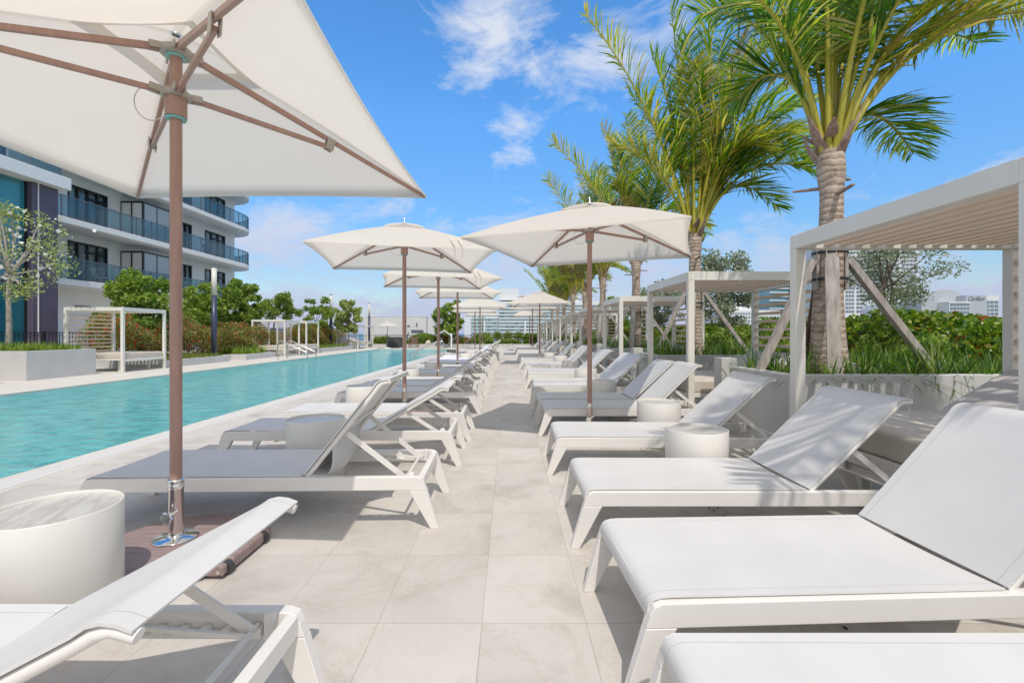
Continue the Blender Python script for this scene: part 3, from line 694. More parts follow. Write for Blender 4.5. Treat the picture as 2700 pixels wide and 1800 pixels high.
cabR = [2.10]+[6.20+4.13*k for k in range(9)]
for i, y in enumerate(cabR):
    o = cb if i == 0 else copy_tree(cb)
    lb = ['large slatted-roof cabana daybed at the right edge of the picture', 'white cabana with slatted roof and screen, left of the big right-hand one'][i] if i < 2 else \
        'white slatted cabana, %s from the camera in the right-hand row' % ORD[i]
    place(o, (2.44 if i < 2 else 2.5, y, 0), 0, 1, lb, 'white cabanas along the planters')
def cabL(x, y, lb, sc=1):
    o = copy_tree(cb); place(o, (x, y+1.86*sc, 0), PI, sc, lb, 'white cabanas across the pool')
    if y < 36:
        for c in kids(o):
            if c.name.startswith('back_cushion'): bpy.data.objects.remove(c)
            elif c.name.startswith('mattress'): c.scale.x = 1.55
cabL(-12.5, 14.72, 'white open cabana daybed beside the tall planter across the pool')
cabL(-12.2, 24.75, 'white cabana behind the pool handrail, nearer of the pair', .95)
cabL(-12.2, 27.4, 'white cabana of the pair across the pool, farther one', .95)
cabL(-12.2, 36.7, 'white cabana with reclined backs near the far pool corner, nearer one', .92)
cabL(-12.2, 39.15, 'farthest white cabana across the pool beside the light post', .92)
cabL(-12.6, 8.6, 'white cabana whose roof slats stripe the planter wall at the left edge')
# ------------------------------------------------------------------ setting
def struct(name, mb, m, bevel=0): o = mb.build(name, m, bevel=bevel); o['kind'] = 'structure'; return o
PX0, PX1, PY1 = -10.55, -4.45, 37.0
struct('deck', MB().box(-4.05, 10.2, -7, 46, -.5, 0), M['tile'])
struct('far_deck', MB().box(-48, -10.9, -7, 46, -.5, 0), M['coping'])
struct('end_deck', MB().box(-10.9, -4.05, 37.35, 46, -.5, 0), M['tile'])
cp = MB(); cp.box(-4.45, -4.0505, -7, 37.0, -.5, .003); cp.box(-10.899, -10.55, -7, 37.0, -.5, .003); cp.box(-10.899, -4.0505, 37.0005, 37.349, -.5, .003)
struct('pool_coping', cp, M['coping'], bevel=.01)
def gutter():
    m, nt, ns, L = nodes('perforated_gutter_strip')
    out = N(nt, 'ShaderNodeOutputMaterial'); p = N(nt, 'ShaderNodeBsdfPrincipled', Roughness=.6)
    tc = N(nt, 'ShaderNodeTexCoord'); mp = N(nt, 'ShaderNodeMapping'); mp.inputs['Scale'].default_value = (45, 45, 45); L.new(tc.outputs['Object'], mp.inputs['Vector'])
    v = N(nt, 'ShaderNodeTexVoronoi', Scale=1.0, Randomness=.15); L.new(mp.outputs[0], v.inputs['Vector'])
    cr = N(nt, 'ShaderNodeValToRGB'); e = cr.color_ramp.elements; e[0].position = .22; e[0].color = (.38, .37, .34, 1); e[1].position = .3; e[1].color = (.62, .60, .56, 1)
    L.new(v.outputs['Distance'], cr.inputs[0]); L.new(cr.outputs[0], p.inputs['Base Color']); L.new(p.outputs[0], out.inputs[0]); return m
struct('pool_gutter', MB().box(-4.34, -4.10, -7, 37, .0035, .007), gutter())
def drain():
    m, nt, ns, L = nodes('perforated_drain_cover')
    out = N(nt, 'ShaderNodeOutputMaterial'); p = N(nt, 'ShaderNodeBsdfPrincipled', Roughness=.6)
    tc = N(nt, 'ShaderNodeTexCoord'); mp = N(nt, 'ShaderNodeMapping'); mp.inputs['Scale'].default_value = (34, 20, 30); L.new(tc.outputs['Object'], mp.inputs['Vector'])
    v = N(nt, 'ShaderNodeTexVoronoi', Scale=1.0, Randomness=.9); L.new(mp.outputs[0], v.inputs['Vector'])
    cr = N(nt, 'ShaderNodeValToRGB'); e = cr.color_ramp.elements; e[0].position = .27; e[0].color = (.03, .025, .02, 1); e[1].position = .31; e[1].color = (.52, .48, .43, 1)
    L.new(v.outputs['Distance'], cr.inputs[0]); L.new(cr.outputs[0], p.inputs['Base Color']); L.new(p.outputs[0], out.inputs[0]); return m
struct('drain_channel', MB().box(1.44, 1.55, -2, 40, .0002, .004), drain())
struct('pool_water', MB().add([(PX0, -7, -.05), (PX1, -7, -.05), (PX1, PY1, -.05), (PX0, PY1, -.05)], [(0, 1, 2, 3)]), M['water'])
struct('pool_basin', MB().box(PX0, PX1, -7, PY1, -.49, -.45), M['basin'])
struct('podium', MB().box(-48, 10.2, -7, 46, -20, -.51), M['plaster'])
struct('sea', MB().add([(-9000, -3000, -20), (9000, -3000, -20), (9000, 14000, -20), (-9000, 14000, -20)], [(0, 1, 2, 3)]), M['sea'])
struct('city_ground', MB().box(20, 900, 60, 900, -19.9, -18.8), mat('city_ground', (.10, .12, .08), (.2, .2, .18), scale=.02, rough=.9))

def inset(poly, d):
    n = len(poly); out = []
    for i in range(n):
        p0, p1, p2 = Vector(poly[i-1]), Vector(poly[i]), Vector(poly[(i+1) % n])
        a = (p1-p0).normalized(); b = (p2-p1).normalized(); na = Vector((-a.y, a.x)); nb = Vector((-b.y, b.x))
        m = (na+nb).normalized(); out.append(tuple(p1+m*(d/max(.3, m.dot(na)))))
    return out
def planter(poly, h, soil, label, wall=.12, name='planter_box', group=None, m=None):
    """poly counter-clockwise"""
    inn = inset(poly, wall); n = len(poly); mb = MB()
    vs = [(x, y, z) for z, pl in ((0.0005, poly), (h, poly), (h, inn), (soil-.02, inn)) for x, y in pl]
    fs = []
    for k in range(3):
        for i in range(n): fs.append((k*n+i, k*n+(i+1) % n, (k+1)*n+(i+1) % n, (k+1)*n+i))
    mb.add(vs, fs); 
    o = mb.build(name, m or M['planter'], bevel=.008)
    tag(o, label, 'planter', group)
    s = MB(); s.add([(x, y, soil) for x, y in inset(poly, wall-.01)], [tuple(range(n))]); s.build('soil', M['soil'], o)
    return o
# right hand planter with bays between the cabanas
bays = [.47]+[4.60+4.13*k for k in range(10)]
poly = [(4.75, -3)]; poly = [(9.6, -3), (9.6, 45.2), (4.75, 45.2)]
for b in reversed(bays):
    y1 = b+1.22
    back = 4.75 if b > 6 else (4.75 if b > 5 else 6.3)
    poly += [(4.75 if b > 2 else 5.6, y1), (2.83, y1), (2.83, b), (5.6 if b < 6 else 4.75, b)]
poly += [(5.6, -3)]
planter(poly, .85, .77, 'long pale planter wall with bays between the right-hand cabanas')
# meter / light pillars on the bays
pil = None
for k, b in enumerate(bays[1:7]):
    mb = MB(); mb.box(2.72, 2.92, b+1.23, b+1.45, 0, .95); mb.box(2.715, 2.7195, b+1.27, b+1.41, .42, .72)
    o = tag(mb.build('service_pillar', M['planter'], bevel=.006), 'square pale service pillar, %s from the camera beside the cabana posts' % ORD[k], 'pillar', 'service pillars at the planter bays')
    if k == 0: MB().box(2.710, 2.7145, b+1.275, b+1.405, .45, .60).build('socket_cover', M['planter'], o)

# ------------------------------------------------------------------ foliage tools
def leaves(rng, P, size, up=.35, elong=2.0, jit=.35, outdir=None):
    """one folded leaf per point; returns verts, quads"""
    n = len(P); s = size*(1+jit*rng.standard_normal(n)).clip(.45, 1.8)
    d = rng.standard_normal((n, 3)); 
    if outdir is not None: d = d*.6+outdir
    d[:, 2] += up*0.5; d /= np.linalg.norm(d, axis=1)[:, None]+1e-6
    r = rng.standard_normal((n, 3)); r[:, 2] *= .5; w = np.cross(d, r); w /= np.linalg.norm(w, axis=1)[:, None]+1e-6
    nm = np.cross(w, d)
    a = P-d*(s*.5)[:, None]; b = P+d*(s*.5)[:, None]; hw = (s/elong*.5)[:, None]
    mid = P+nm*(s*.10)[:, None]
    v = np.stack([a, mid-w*hw-nm*(s*.02)[:, None], b, mid+w*hw-nm*(s*.02)[:, None]], 1).reshape(-1, 3)
    f = np.arange(n*4).reshape(-1, 4)
    return v, f
def clump_points(rng, cs, per):
    P = []; O = []
    for (x, y, z, r) in cs:
        n = int(per*r*r)
        d = rng.standard_normal((n, 3)); d /= np.linalg.norm(d, axis=1)[:, None]
        rad = r*(rng.uniform(0, 1, n)**.45)[:, None]
        P.append(np.array([x, y, z])+d*rad*np.array([1, 1, .85])); O.append(d)
    return np.vstack(P), np.vstack(O)
def tree(x, y, z0, h, cr, ch, m, label, cat='tree', name='tree', seed=1, nclump=26, N_=6000, size=.11, trunk_r=.05, stems=1, lean=0, barkm=None, group=None, flat=1.0, elong=2.0, limbs=None, skew=0):
    rng = np.random.default_rng(seed); rr = random.Random(seed)
    t = thing(name, label, cat, (x, y, z0), 0, group)
    cs = []; tops = []
    cz = h-ch/2
    for k in range(nclump):
        an = rr.uniform(0, 2*PI); q = rr.random()**.5; e = rr.uniform(-1, 1)
        w = math.sqrt(max(0, 1-e*e*.8)); r = cr*q*w
        cx, cy, cz_ = r*math.cos(an)+lean*(cz+e*ch/2)/h+skew*e*cr*.4, r*math.sin(an)*flat, cz+e*ch/2*.86
        cs.append((cx, cy, cz_, rr.uniform(.16, .30)*min(cr, ch)*1.15))
    P, O = clump_points(rng, cs, N_/sum(c[3]**2 for c in cs))
    v, f = leaves(rng, P, size, outdir=O*.7, elong=elong)
    tr = MB()
    for s in range(stems):
        ox, oy = (0, 0) if stems == 1 else (rr.uniform(-.12, .12), rr.uniform(-.12, .12))
        pts = []; bx, by = (cs[s][0]*.35, cs[s][1]*.35) if stems > 1 else (lean*.5, 0)
        th = max(.3, h-ch*.75)
        for i in range(7):
            u = i/6; pts.append((ox*u*3*.3+bx*u*u+.03*math.sin(5*u+s)*h*.25, by*u*u+.02*math.cos(4*u+s), th*u))
        tr.tube(pts, [trunk_r*(1-.35*i/6)*(1 if stems == 1 else .7) for i in range(7)], 8)
        tops.append(Vector(pts[-1]))
    tk = tr.build('trunk', barkm or M['limb'], t)
    lb = MB()
    for k, (cx, cy, cz_, r) in enumerate(cs[:limbs or max(9, nclump//3)]):
        s = tops[k % len(tops)]; e = Vector((cx, cy, cz_)); m_ = s.lerp(e, .5)+Vector((rr.uniform(-.08, .08), rr.uniform(-.08, .08), -.10*abs(e.x-s.x)))*cr
        lb.tube([s, s.lerp(m_, .5), m_, m_.lerp(e, .5), e], [trunk_r*.5, trunk_r*.42, trunk_r*.3, trunk_r*.22, trunk_r*.1], 5, caps=False)
    lb.build('limbs', barkm or M['limb'], tk)
    c = np_mesh('crown', v, f, m, t)
    return t
def hedge(name, x0, x1, y0, y1, z0, z1, m, label, n, size, seed=1, group=None, cat='hedge', amp=.2, elong=1.8, kind=None):
    rng = np.random.default_rng(seed)
    X = rng.uniform(x0, x1, n); Y = rng.uniform(y0, y1, n)
    top = z1+amp*(np.sin(X*2.1+seed)+np.sin(Y*1.7+X)+.7*np.sin(Y*3.9+1.3*X+seed))*.5
    q = rng.uniform(0, 1, n)**.6
    ex = np.minimum(1, np.minimum(X-x0, x1-X)/.25); Z = z0+(top-z0)*q*(.80+.2*ex)
    X = X+.12*np.sin(Z*6+Y*2.5); P = np.stack([X, Y, Z], 1)
    v, f = leaves(rng, P, size, up=.8, elong=elong)
    return v, f
def add_hedge(*a, **k):
    v, f = hedge(*a, **k); o = np_mesh(a[0], v, f, a[7])
    return tag(o, a[8], k.get('cat', 'hedge'), k.get('group'), k.get('kind'))
def blades(rng, P, L, w, spread=.7, droop=.9, nb=30):
    P = np.asarray(P, float)
    """strappy tufts: nb arching blades at every point"""
    n = len(P)*nb; B = np.repeat(P, nb, 0); B = B+rng.normal(0, .03, B.shape)*np.array([1, 1, 0])
    an = rng.uniform(0, 2*PI, n); tl = rng.uniform(.15, 1, n)*spread; ln = L*rng.uniform(.6, 1.15, n)*np.repeat(rng.uniform(.6, 1.15, len(P)), nb)
    dx, dy = np.cos(an), np.sin(an); sx, sy = -dy, dx; out = []
    for u, ww in ((0, 1), (.35, .95), (.7, .75), (1, .1)):
        r = ln*tl*u**1.15; z = ln*(u*np.sqrt(np.maximum(.05, 1-tl*tl*.6))-droop*tl*u*u*.62)
        c = B+np.stack([dx*r, dy*r, z], 1)
        o = np.stack([sx, sy, np.zeros(n)], 1)*(w*ww)
        out += [c-o, c+o]
    v = np.stack(out, 1).reshape(-1, 3); b = (np.arange(n)*8)[:, None]
    f = np.concatenate([b+np.array([0, 1, 3, 2]), b+np.array([2, 3, 5, 4]), b+np.array([4, 5, 7, 6])], 0)
    return v, f

# ------------------------------------------------------------------ palms
def frond(parent, p0, mid, p1, rng, m, L=.62, dens=62, width=.019, wind=(.28, .1), start=.27, droop=.36, pr=.030):
    p0, mid, p1 = map(lambda q: np.array(q, float), (p0, mid, p1))
    t = np.linspace(start, 1, dens); tt = t[:, None]
    C = (1-tt)**2*p0+2*tt*(1-tt)*mid+tt**2*p1
    T = 2*(1-tt)*(mid-p0)+2*tt*(p1-mid); flen = np.linalg.norm(p1-p0); T /= np.linalg.norm(T, axis=1)[:, None]
    az = math.atan2(p1[1]-p0[1], p1[0]-p0[0]); Sd = np.array([-math.sin(az), math.cos(az), 0.])
    Nn = np.cross(np.tile(Sd, (dens, 1)), T); Nn *= np.sign(Nn[:, 2:3]+1e-6)
    V = []; u = (t-start)/(1-start)
    tw = rng.uniform(-.5, .5)
    for s in (-1, 1):
        for dup in range(1):
            n = dens; ll = L*(.30+.72*np.sin(PI*np.clip(u*.86+.10, 0, 1)))*rng.uniform(.8, 1.12, n)*(1+.15*s*tw)
            ca = .98-.30*u
            D = s*Sd*ca[:, None]+T*(.50+.32*u+.14*rng.standard_normal(n))[:, None]+Nn*(.22+.15*rng.standard_normal(n)+.35*tw*s)[:, None]
            D /= np.linalg.norm(D, axis=1)[:, None]
            W = T-D*(T*D).sum(1)[:, None]; W /= np.linalg.norm(W, axis=1)[:, None]+1e-6
            W = W*.8+np.cross(D, W)*(.6*rng.standard_normal(n))[:, None]
            g = droop*rng.uniform(.6, 1.5, n)
            wv = np.stack([np.full(n, wind[0]), np.full(n, wind[1]), -g], 1)*rng.uniform(.7, 1.3, n)[:, None]
            c0 = C; c1 = C+D*(ll*.38)[:, None]+wv*(ll*.05)[:, None]
            D2 = D+wv*.34; D2 /= np.linalg.norm(D2, axis=1)[:, None]; c2 = c1+D2*(ll*.34)[:, None]
            D3 = D2+wv*.55; D3 /= np.linalg.norm(D3, axis=1)[:, None]; c3 = c2+D3*(ll*.30)[:, None]
            w = width*rng.uniform(.7, 1.2, n)[:, None]
            V.append(np.stack([c0-W*w*.5, c0+W*w*.5, c1-W*w, c1+W*w, c2-W*w*.8, c2+W*w*.8, c3-W*w*.12, c3+W*w*.12], 1).reshape(-1, 3))
    v = np.vstack(V); n = len(v)//8; b = (np.arange(n)*8)[:, None]
    f = np.concatenate([b+np.array([0, 1, 3, 2]), b+np.array([2, 3, 5, 4]), b+np.array([4, 5, 7, 6])], 0)
    o = np_mesh('frond', v, f, m, parent)
    ts = np.linspace(0, 1, 14); P = [tuple((1-a)**2*p0+2*a*(1-a)*mid+a*a*p1) for a in ts]
    MB().tube(P, [pr*(1.6 if a < .05 else 1)*(1-.86*a**.8)+.003 for a in ts], 6).build('midrib', M['petiole'], o)
    return o
def palm(x, y, z0, zc, fr, label, seed, r0=.25, r1=.13, lean=.0, L=.62, dens=62, coconuts=0, pr=.03, width=.019):
    rng = np.random.default_rng(seed); rr = random.Random(seed)
    t = thing('coconut_palm', label, 'palm tree', (x, y, z0), 0, 'coconut palms in the right-hand planter')
    h = zc-z0; pts = []; rad = []
    for i in range(27):
        u = i/26; pts.append((lean*u*u, .03*math.sin(6*u), h*u))
        rad.append((r1+(r0-r1)*(1-u)**2.2) if u < .82 else r1*(1+.25*math.sin(PI*(u-.82)/.18*.8)))
    MB().tube(pts, rad, 20).build('trunk', M['palmbark'], t)
    top = Vector((lean, 0, h))
    for k in range(9):   # dry leaf sheaths
        an = k*2.4+rr.random(); d = Vector((math.cos(an), math.sin(an), 0)); a = top+d*r1*.75+Vector((0, 0, -.20+.05*k))
        b = a+d*rr.uniform(.10, .26)+Vector((0, 0, rr.uniform(.12, .50)))
        hb = MB().bar(a, a.lerp(b, .5)+d*.02, .13, .03, up=d, w2=.10, h2=.025); m_ = a.lerp(b, .5)+d*.02; hb.bar(m_-(b-m_)*.02, b, .10, .025, up=d, w2=.02, h2=.006); hb.build('leaf_sheath', M['husk'], t, bevel=.004)
    for k in range(3):
        an = k*2.1+.4; d = Vector((math.cos(an), math.sin(an), .05)); a = top+d*r1*.8+Vector((0, 0, -.28-.12*k)); MB().bar(a, a+d*rr.uniform(.2, .36), .055, .03, w2=.04, h2=.02).build('leaf_stub', M['husk'], t, bevel=.004)
    for (dx, dy, dz, lift, mk) in fr:
        p1 = top+Vector((dx, dy, dz)); hor = Vector((dx, dy, 0)); d = hor.normalized() if hor.length > .01 else Vector((1, 0, 0))
        p0 = top+d*r1*.55+Vector((0, 0, -.10)); mid = p0.lerp(p1, .5)+Vector((-.18*dx, -.18*dy, lift))
        frond(t, p0, mid, p1, rng, M[mk], L, dens, width=width, pr=pr)
    for k in range(coconuts):
        an = rr.uniform(0, 6); c = top+Vector((.22*math.cos(an), .22*math.sin(an), -.02-.1*k))
        MB().lathe([(.0, -.12), (.06, -.10), (.10, -.03), (.10, .03), (.06, .10), (0, .13)], 12).build('coconut', M['coconut'], t).location = c
    return t
def brace(x, y, z0, zt, r, label, angs=(240, 350, 176, 80), foot=1.12):
    t = thing('tree_brace', label, 'tree support', (x, y, z0), 0, 'timber props around the palms')
    for k, a in enumerate(angs):
        d = Vector((math.cos(R(a)), math.sin(R(a)), 0)); s = Vector((-d.y, d.x, 0))
        top = d*(r+.055)+Vector((0, 0, zt-z0)); f = foot*(.34, .95, .66, .45)[k]
        ft = d*(r+f)+Vector((0, 0, -.15))
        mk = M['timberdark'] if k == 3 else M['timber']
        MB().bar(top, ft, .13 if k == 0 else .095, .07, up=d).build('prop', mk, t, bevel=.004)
        MB().bar(d*(r+.018)+Vector((0, 0, zt-z0-.34)), d*(r+.018)+Vector((0, 0, zt-z0+.16)), .10, .035, up=d).build('batten', M['timber'], t, bevel=.003)
    for z in (zt-z0-.22, zt-z0+.08): MB().lathe([(r+.036, z-.016), (r+.042, z-.016), (r+.042, z+.016), (r+.036, z+.016)], 20).build('strap', M['fence'], t)
G, Yl, D_ = 'frondgreen', 'frondyellow', 'fronddry'
p1f = [(-1.5, -.3, 1.7, 1.15, G), (-.9, .4, 2.6, .9, G), (-.25, -.25, 3.6, .4, G), (.30, .3, 3.9, .3, Yl), (.9, -.1, 3.3, .7, G), (1.6, .3, 2.9, .9, G), (2.35, -.1, 1.9, 1.3, Yl), (2.9, -.25, 1.35, 1.35, Yl), (2.4, .7, 1.7, 1.2, G),
       (1.75, .9, .35, 1.0, G), (1.1, .9, 1.9, 1.1, G), (-.75, .6, .9, 1.2, G), (.4, 1.3, 2.3, 1.0, G), (1.3, -1.0, 2.3, 1.1, G), (-1.1, .9, 2.2, 1.0, G), (.2, -1.3, 2.7, 1.0, G), (2.6, .2, 2.0, 1.4, Yl), (.6, .5, 3.0, .8, G), (3.1, 0, 1.8, 1.3, Yl)]
p2f = [(-2.25, -.2, 4.35, .55, Yl), (-.45, .1, 4.75, .2, G), (.35, -.2, 4.5, .3, G), (1.05, .1, 4.15, .5, D_), (1.7, .2, 3.5, .7, G), (2.45, -.1, 2.7, 1.0, G), (2.75, .3, 1.7, 1.5, G), (2.5, -.5, 1.0, 1.6, G), (-1.2, .4, 3.1, .5, G),
       (-1.6, .3, 2.0, .7, Yl), (1.5, .9, 2.3, 1.2, G), (1.5, -1.0, 2.2, 1.2, G), (.5, 1.4, 3.0, .9, G), (.8, -.8, 3.3, .8, Yl), (2.1, .6, .7, 1.5, G), (1.9, -.2, 1.9, 1.3, Yl), (.0, .3, 4.3, .4, G), (.7, .2, 4.2, .5, G), (1.3, -.3, 3.7, .8, G), (2.0, .2, 3.1, 1.0, G), (2.6, .2, 2.2, 1.4, Yl), (2.3, -.3, 1.4, 1.7, G), (-.8, .2, 3.8, .5, G), (-.2, -.4, 3.3, .7, Yl), (-.5, .6, 2.4, .9, G), (.9, .4, 2.6, 1.2, G), (1.2, -.6, 1.5, 1.5, Yl), (1.8, .9, 1.6, 1.4, G)]
p3f = [(-2.5, 0, 3.55, .35, Yl), (-1.0, .2, 4.1, .4, Yl), (-.3, -.2, 4.2, .3, G), (.7, .1, 3.8, .5, G), (1.5, .3, 3.0, .9, G), (2.2, 0, 1.8, 1.3, G), (1.9, -.5, .9, 1.4, Yl), (-1.4, .5, 2.6, .5, G), (-.9, -.6, 1.4, .8, D_), (-1.2, .2, .5, 1.0, Yl),
       (.9, 1.0, 2.4, 1.0, G), (.6, -1.0, 2.6, 1.0, G), (-.3, .9, 3.4, .6, G), (1.3, -.2, 3.4, .8, G), (.2, .2, 4.2, .4, Yl), (1.9, .2, 2.5, 1.1, Yl), (-.7, -.3, 3.4, .6, G), (-.6, 0, 2.2, .9, Yl), (2.2, .4, .9, 1.5, G), (1.4, -.8, 1.2, 1.4, G)]
p0f = [(-1.5, -.9, 1.5, 1.1, G), (-1.2, .2, 2.1, .9, G), (-.6, -1.4, 2.0, 1.0, G), (.4, -.6, 3.2, .5, G), (1.4, .2, 2.6, .9, G), (2.2, -.3, 1.2, 1.4, Yl), (-.2, .8, 3.0, .6, G), (.8, -1.6, 1.8, 1.1, G), (-1.7, .6, 1.2, 1.2, Yl), (1.2, 1.0, 2.0, 1.1, G)]
palm(3.66, 1.07, .75, 3.3, p0f, 'coconut palm beside the nearest cabana whose fronds shade the right-hand loungers', 10, dens=46)
palm(3.66, 5.20, .75, 3.33, p1f, 'nearest coconut palm in view, thick ringed trunk rising behind the big cabana', 11, r0=.205, r1=.112, dens=96, L=.74, pr=.036, width=.0135)
palm(3.79, 9.33, .75, 3.28, p2f, 'second coconut palm with tall windswept fronds and a green coconut', 12, r0=.20, r1=.11, coconuts=1, dens=90, L=.78, pr=.034, width=.0145)
P3 = palm(3.74, 13.46, .75, 3.40, p3f, 'third coconut palm, one long yellowed frond leaning left', 13, dens=70, L=.80, width=.017, r0=.20, r1=.11)
for k in range(6):
    o = copy_tree(P3)
    place(o, (3.6, 17.6+4.13*k, .75), R([24, -18, 12, -30, 35, -10][k]), [1.0, .95, 1.03, .9, 1.0, .95][k], 'coconut palm, %s from the camera along the row of cabanas' % ORD[k+3])
for k, b in enumerate(bays[1:]):
    X = [3.66, 3.79, 3.74][k] if k < 3 else 3.6
    brace(X, b+.60, .77, 2.10, .135, ['weathered timber props strapped round the nearest palm trunk', 'timber props round the second palm, behind the smaller cabana', 'timber props round the third palm'][k] if k < 3 else
          'timber palm props, %s set from the camera' % ORD[k])

# ------------------------------------------------------------------ planting, right side
rng = np.random.default_rng(5)
pts = []
for b in bays:
    y0, y1 = b+.17, b+1.08
    for x in np.arange(3.0, 5.0, .30):
        for y in np.arange(y0, y1+.01, .28): pts.append((x+rng.normal(0, .03), y+rng.normal(0, .03), .75))
for y in np.arange(5.9, 44, .30):
    for x in np.arange(4.95, 5.8, .30): pts.append((x+rng.normal(0, .04), y+rng.normal(0, .04), .70))
for x in np.arange(5.1, 9.3, .26):
    for y in (4.78, 5.0, 5.25, 5.6): pts.append((x+rng.normal(0, .04), y+rng.normal(0, .04), .70))
v, f = blades(rng, np.array(pts), .50, .0075, nb=62, spread=1.25)
tag(np_mesh('border_grass', v, f, M['grass']), 'dark strappy grass edging the right planter', 'grass', kind='stuff')
pts = np.stack([rng.uniform(5.7, 7.6, 900), rng.uniform(6.2, 44, 900), np.full(900, .74)], 1)
v, f = blades(rng, pts, .50, .005, nb=24, spread=.75)
tag(np_mesh('meadow_grass', v, f, M['grasslight']), 'pale green fine grass behind the palms', 'grass', kind='stuff')
def shrubrow(x0, x1, y0, y1, z1, step, m, lbl, seed, size, dens, grp, amp=.15, z0=.7, elong=1.7, cat='shrub', name='shrub'):
    k = 0; y = y0
    while y < y1:
        w = min(step, y1-y)
        add_hedge(name, x0, x1, y-.12, y+w+.12, z0, z1, m, lbl % (ORD[k] if k < len(ORD) else 'far'), int(dens*(w+.24)*(x1-x0)), size, seed=seed+k, group=grp, cat=cat, amp=amp, elong=elong, name_=None) if False else None
        v, f = hedge(name, x0, x1, y-.15, y+w+.15, z0, z1+.1*math.sin(k*2.3+seed), m, '', int(dens*(w+.3)*(x1-x0)), size, seed=seed+k, amp=amp, elong=elong)
        tag(np_mesh(name, v, f, m), lbl % ORD[k], cat, grp); k += 1; y += step
shrubrow(6.6, 9.3, 5.9, 45, 1.46, 3.2, M['leafhedge'], 'glossy green sea grape shrub with red leaves, %s from the camera in the back row', 31, .078, 3300, 'sea grape shrubs along the right edge', amp=.18, elong=1.25)
for k, (x, y, r, m) in enumerate([(5.5, 6.0, .34, 'leafbright'), (6.3, 5.9, .42, 'leafhedge'), (7.1, 5.9, .46, 'leafbright'), (5.9, 7.2, .40, 'leafolive'), (5.6, 8.7, .38, 'leafbright'), (6.1, 10.2, .45, 'leafolive'), (5.7, 12.6, .40, 'leafbright'), (6.0, 15.0, .45, 'leafolive')]):
    rq = np.random.default_rng(400+k); P, O = clump_points(rq, [(x+rq.normal(0, r*.5), y+rq.normal(0, r*.3), .72+abs(rq.normal(0, r*.5))+.12, r*rq.uniform(.4, .8)) for _ in range(7)], 4200)
    v, f = leaves(rq, P, .075, outdir=O*.6, elong=1.5)
    tag(np_mesh('leafy_shrub', v, f, M[m]), 'loose leafy shrub, %s from the camera, between the strappy border and the back hedge' % ORD[k], 'shrub', 'loose shrubs behind the palms')
# silver buttonwood trees
tree(8.0, 9.6, .7, 2.9, 1.1, 1.75, M['leafsilver'], 'silver-leaved tree with several slim stems seen through the big cabana', seed=21, nclump=44, N_=8500, size=.055, stems=4, trunk_r=.05, group='silver-leaved trees')
tree(7.6, 16.2, .7, 3.5, 1.15, 2.9, M['leafsilver'], 'dense upright silver-leaved tree left of the big cabana post', seed=22, nclump=50, N_=9000, size=.10, stems=3, trunk_r=.05, group='silver-leaved trees')
tree(7.2, 22.0, .7, 3.1, 1.2, 2.3, M['leafsilver'], 'silver-leaved tree behind the second cabana roof', seed=23, nclump=40, N_=6000, size=.12, stems=3, trunk_r=.05, group='silver-leaved trees')
tree(7.0, 29.0, .7, 2.9, 1.2, 2.0, M['leafolive'], 'dark green tree behind the far cabanas', seed=24, nclump=30, N_=5000, size=.13, group='silver-leaved trees')

# ------------------------------------------------------------------ across the pool
planter([(-17.4, 12.1), (-12.85, 12.1), (-12.85, 14.15), (-17.4, 14.15)], .79, .73, 'tall pale planter box beside the pool, full of grass, a flowering tree in it', m=M['planter'])
planter([(-17.4, 8.0), (-14.9, 8.0), (-14.9, 12.09), (-17.4, 12.09)], .79, .73, 'pale planter wall with striped slat shadow at the left edge', m=M['planter'])
planter([(-16.2, 16.75), (-12.62, 16.75), (-12.62, 20.5), (-16.2, 20.5)], .27, .20, 'low pale planter of grass between cabana and light post')
planter([(-16.2, 20.7), (-13.2, 20.7), (-13.2, 21.6), (-12.5, 21.6), (-12.5, 24.3), (-16.2, 24.3)], .27, .20, 'low stepped planter with ferns beside the light post')
planter([(-16.2, 29.5), (-12.5, 29.5), (-12.5, 36.3), (-16.2, 36.3)], .27, .20, 'low planter between the two far pairs of cabanas')
rg = np.random.default_rng(15)
def tufts(x0, x1, y0, y1, z, n, L, m, lb, nb=26, w=.007, spread=.8, cat='grass'):
    p = np.stack([rg.uniform(x0, x1, n), rg.uniform(y0, y1, n), np.full(n, z)], 1)
    v, f = blades(rg, p, L, w, nb=nb, spread=spread); tag(np_mesh('border_grass', v, f, m), lb, cat, kind='stuff')
tufts(-17.2, -13.0, 12.25, 14.0, .71, 420, .34, M['leafolive'], 'green strappy grass filling the tall planter')
tufts(-17.2, -15.1, 8.2, 12.0, .71, 200, .34, M['leafolive'], 'green strappy grass above the wall at the left edge')
tufts(-16.0, -12.8, 17.0, 20.3, .18, 500, .26, M['grasslight'], 'light green grass in the low planter')
tufts(-14.5, -12.8, 21.8, 24.1, .18, 60, .55, M['leafbright'], 'bright fern fronds beside the light post', nb=20, w=.02)
tufts(-15.5, -12.7, 29.7, 36.1, .18, 500, .35, M['leafolive'], 'green ground cover in the far low planter')
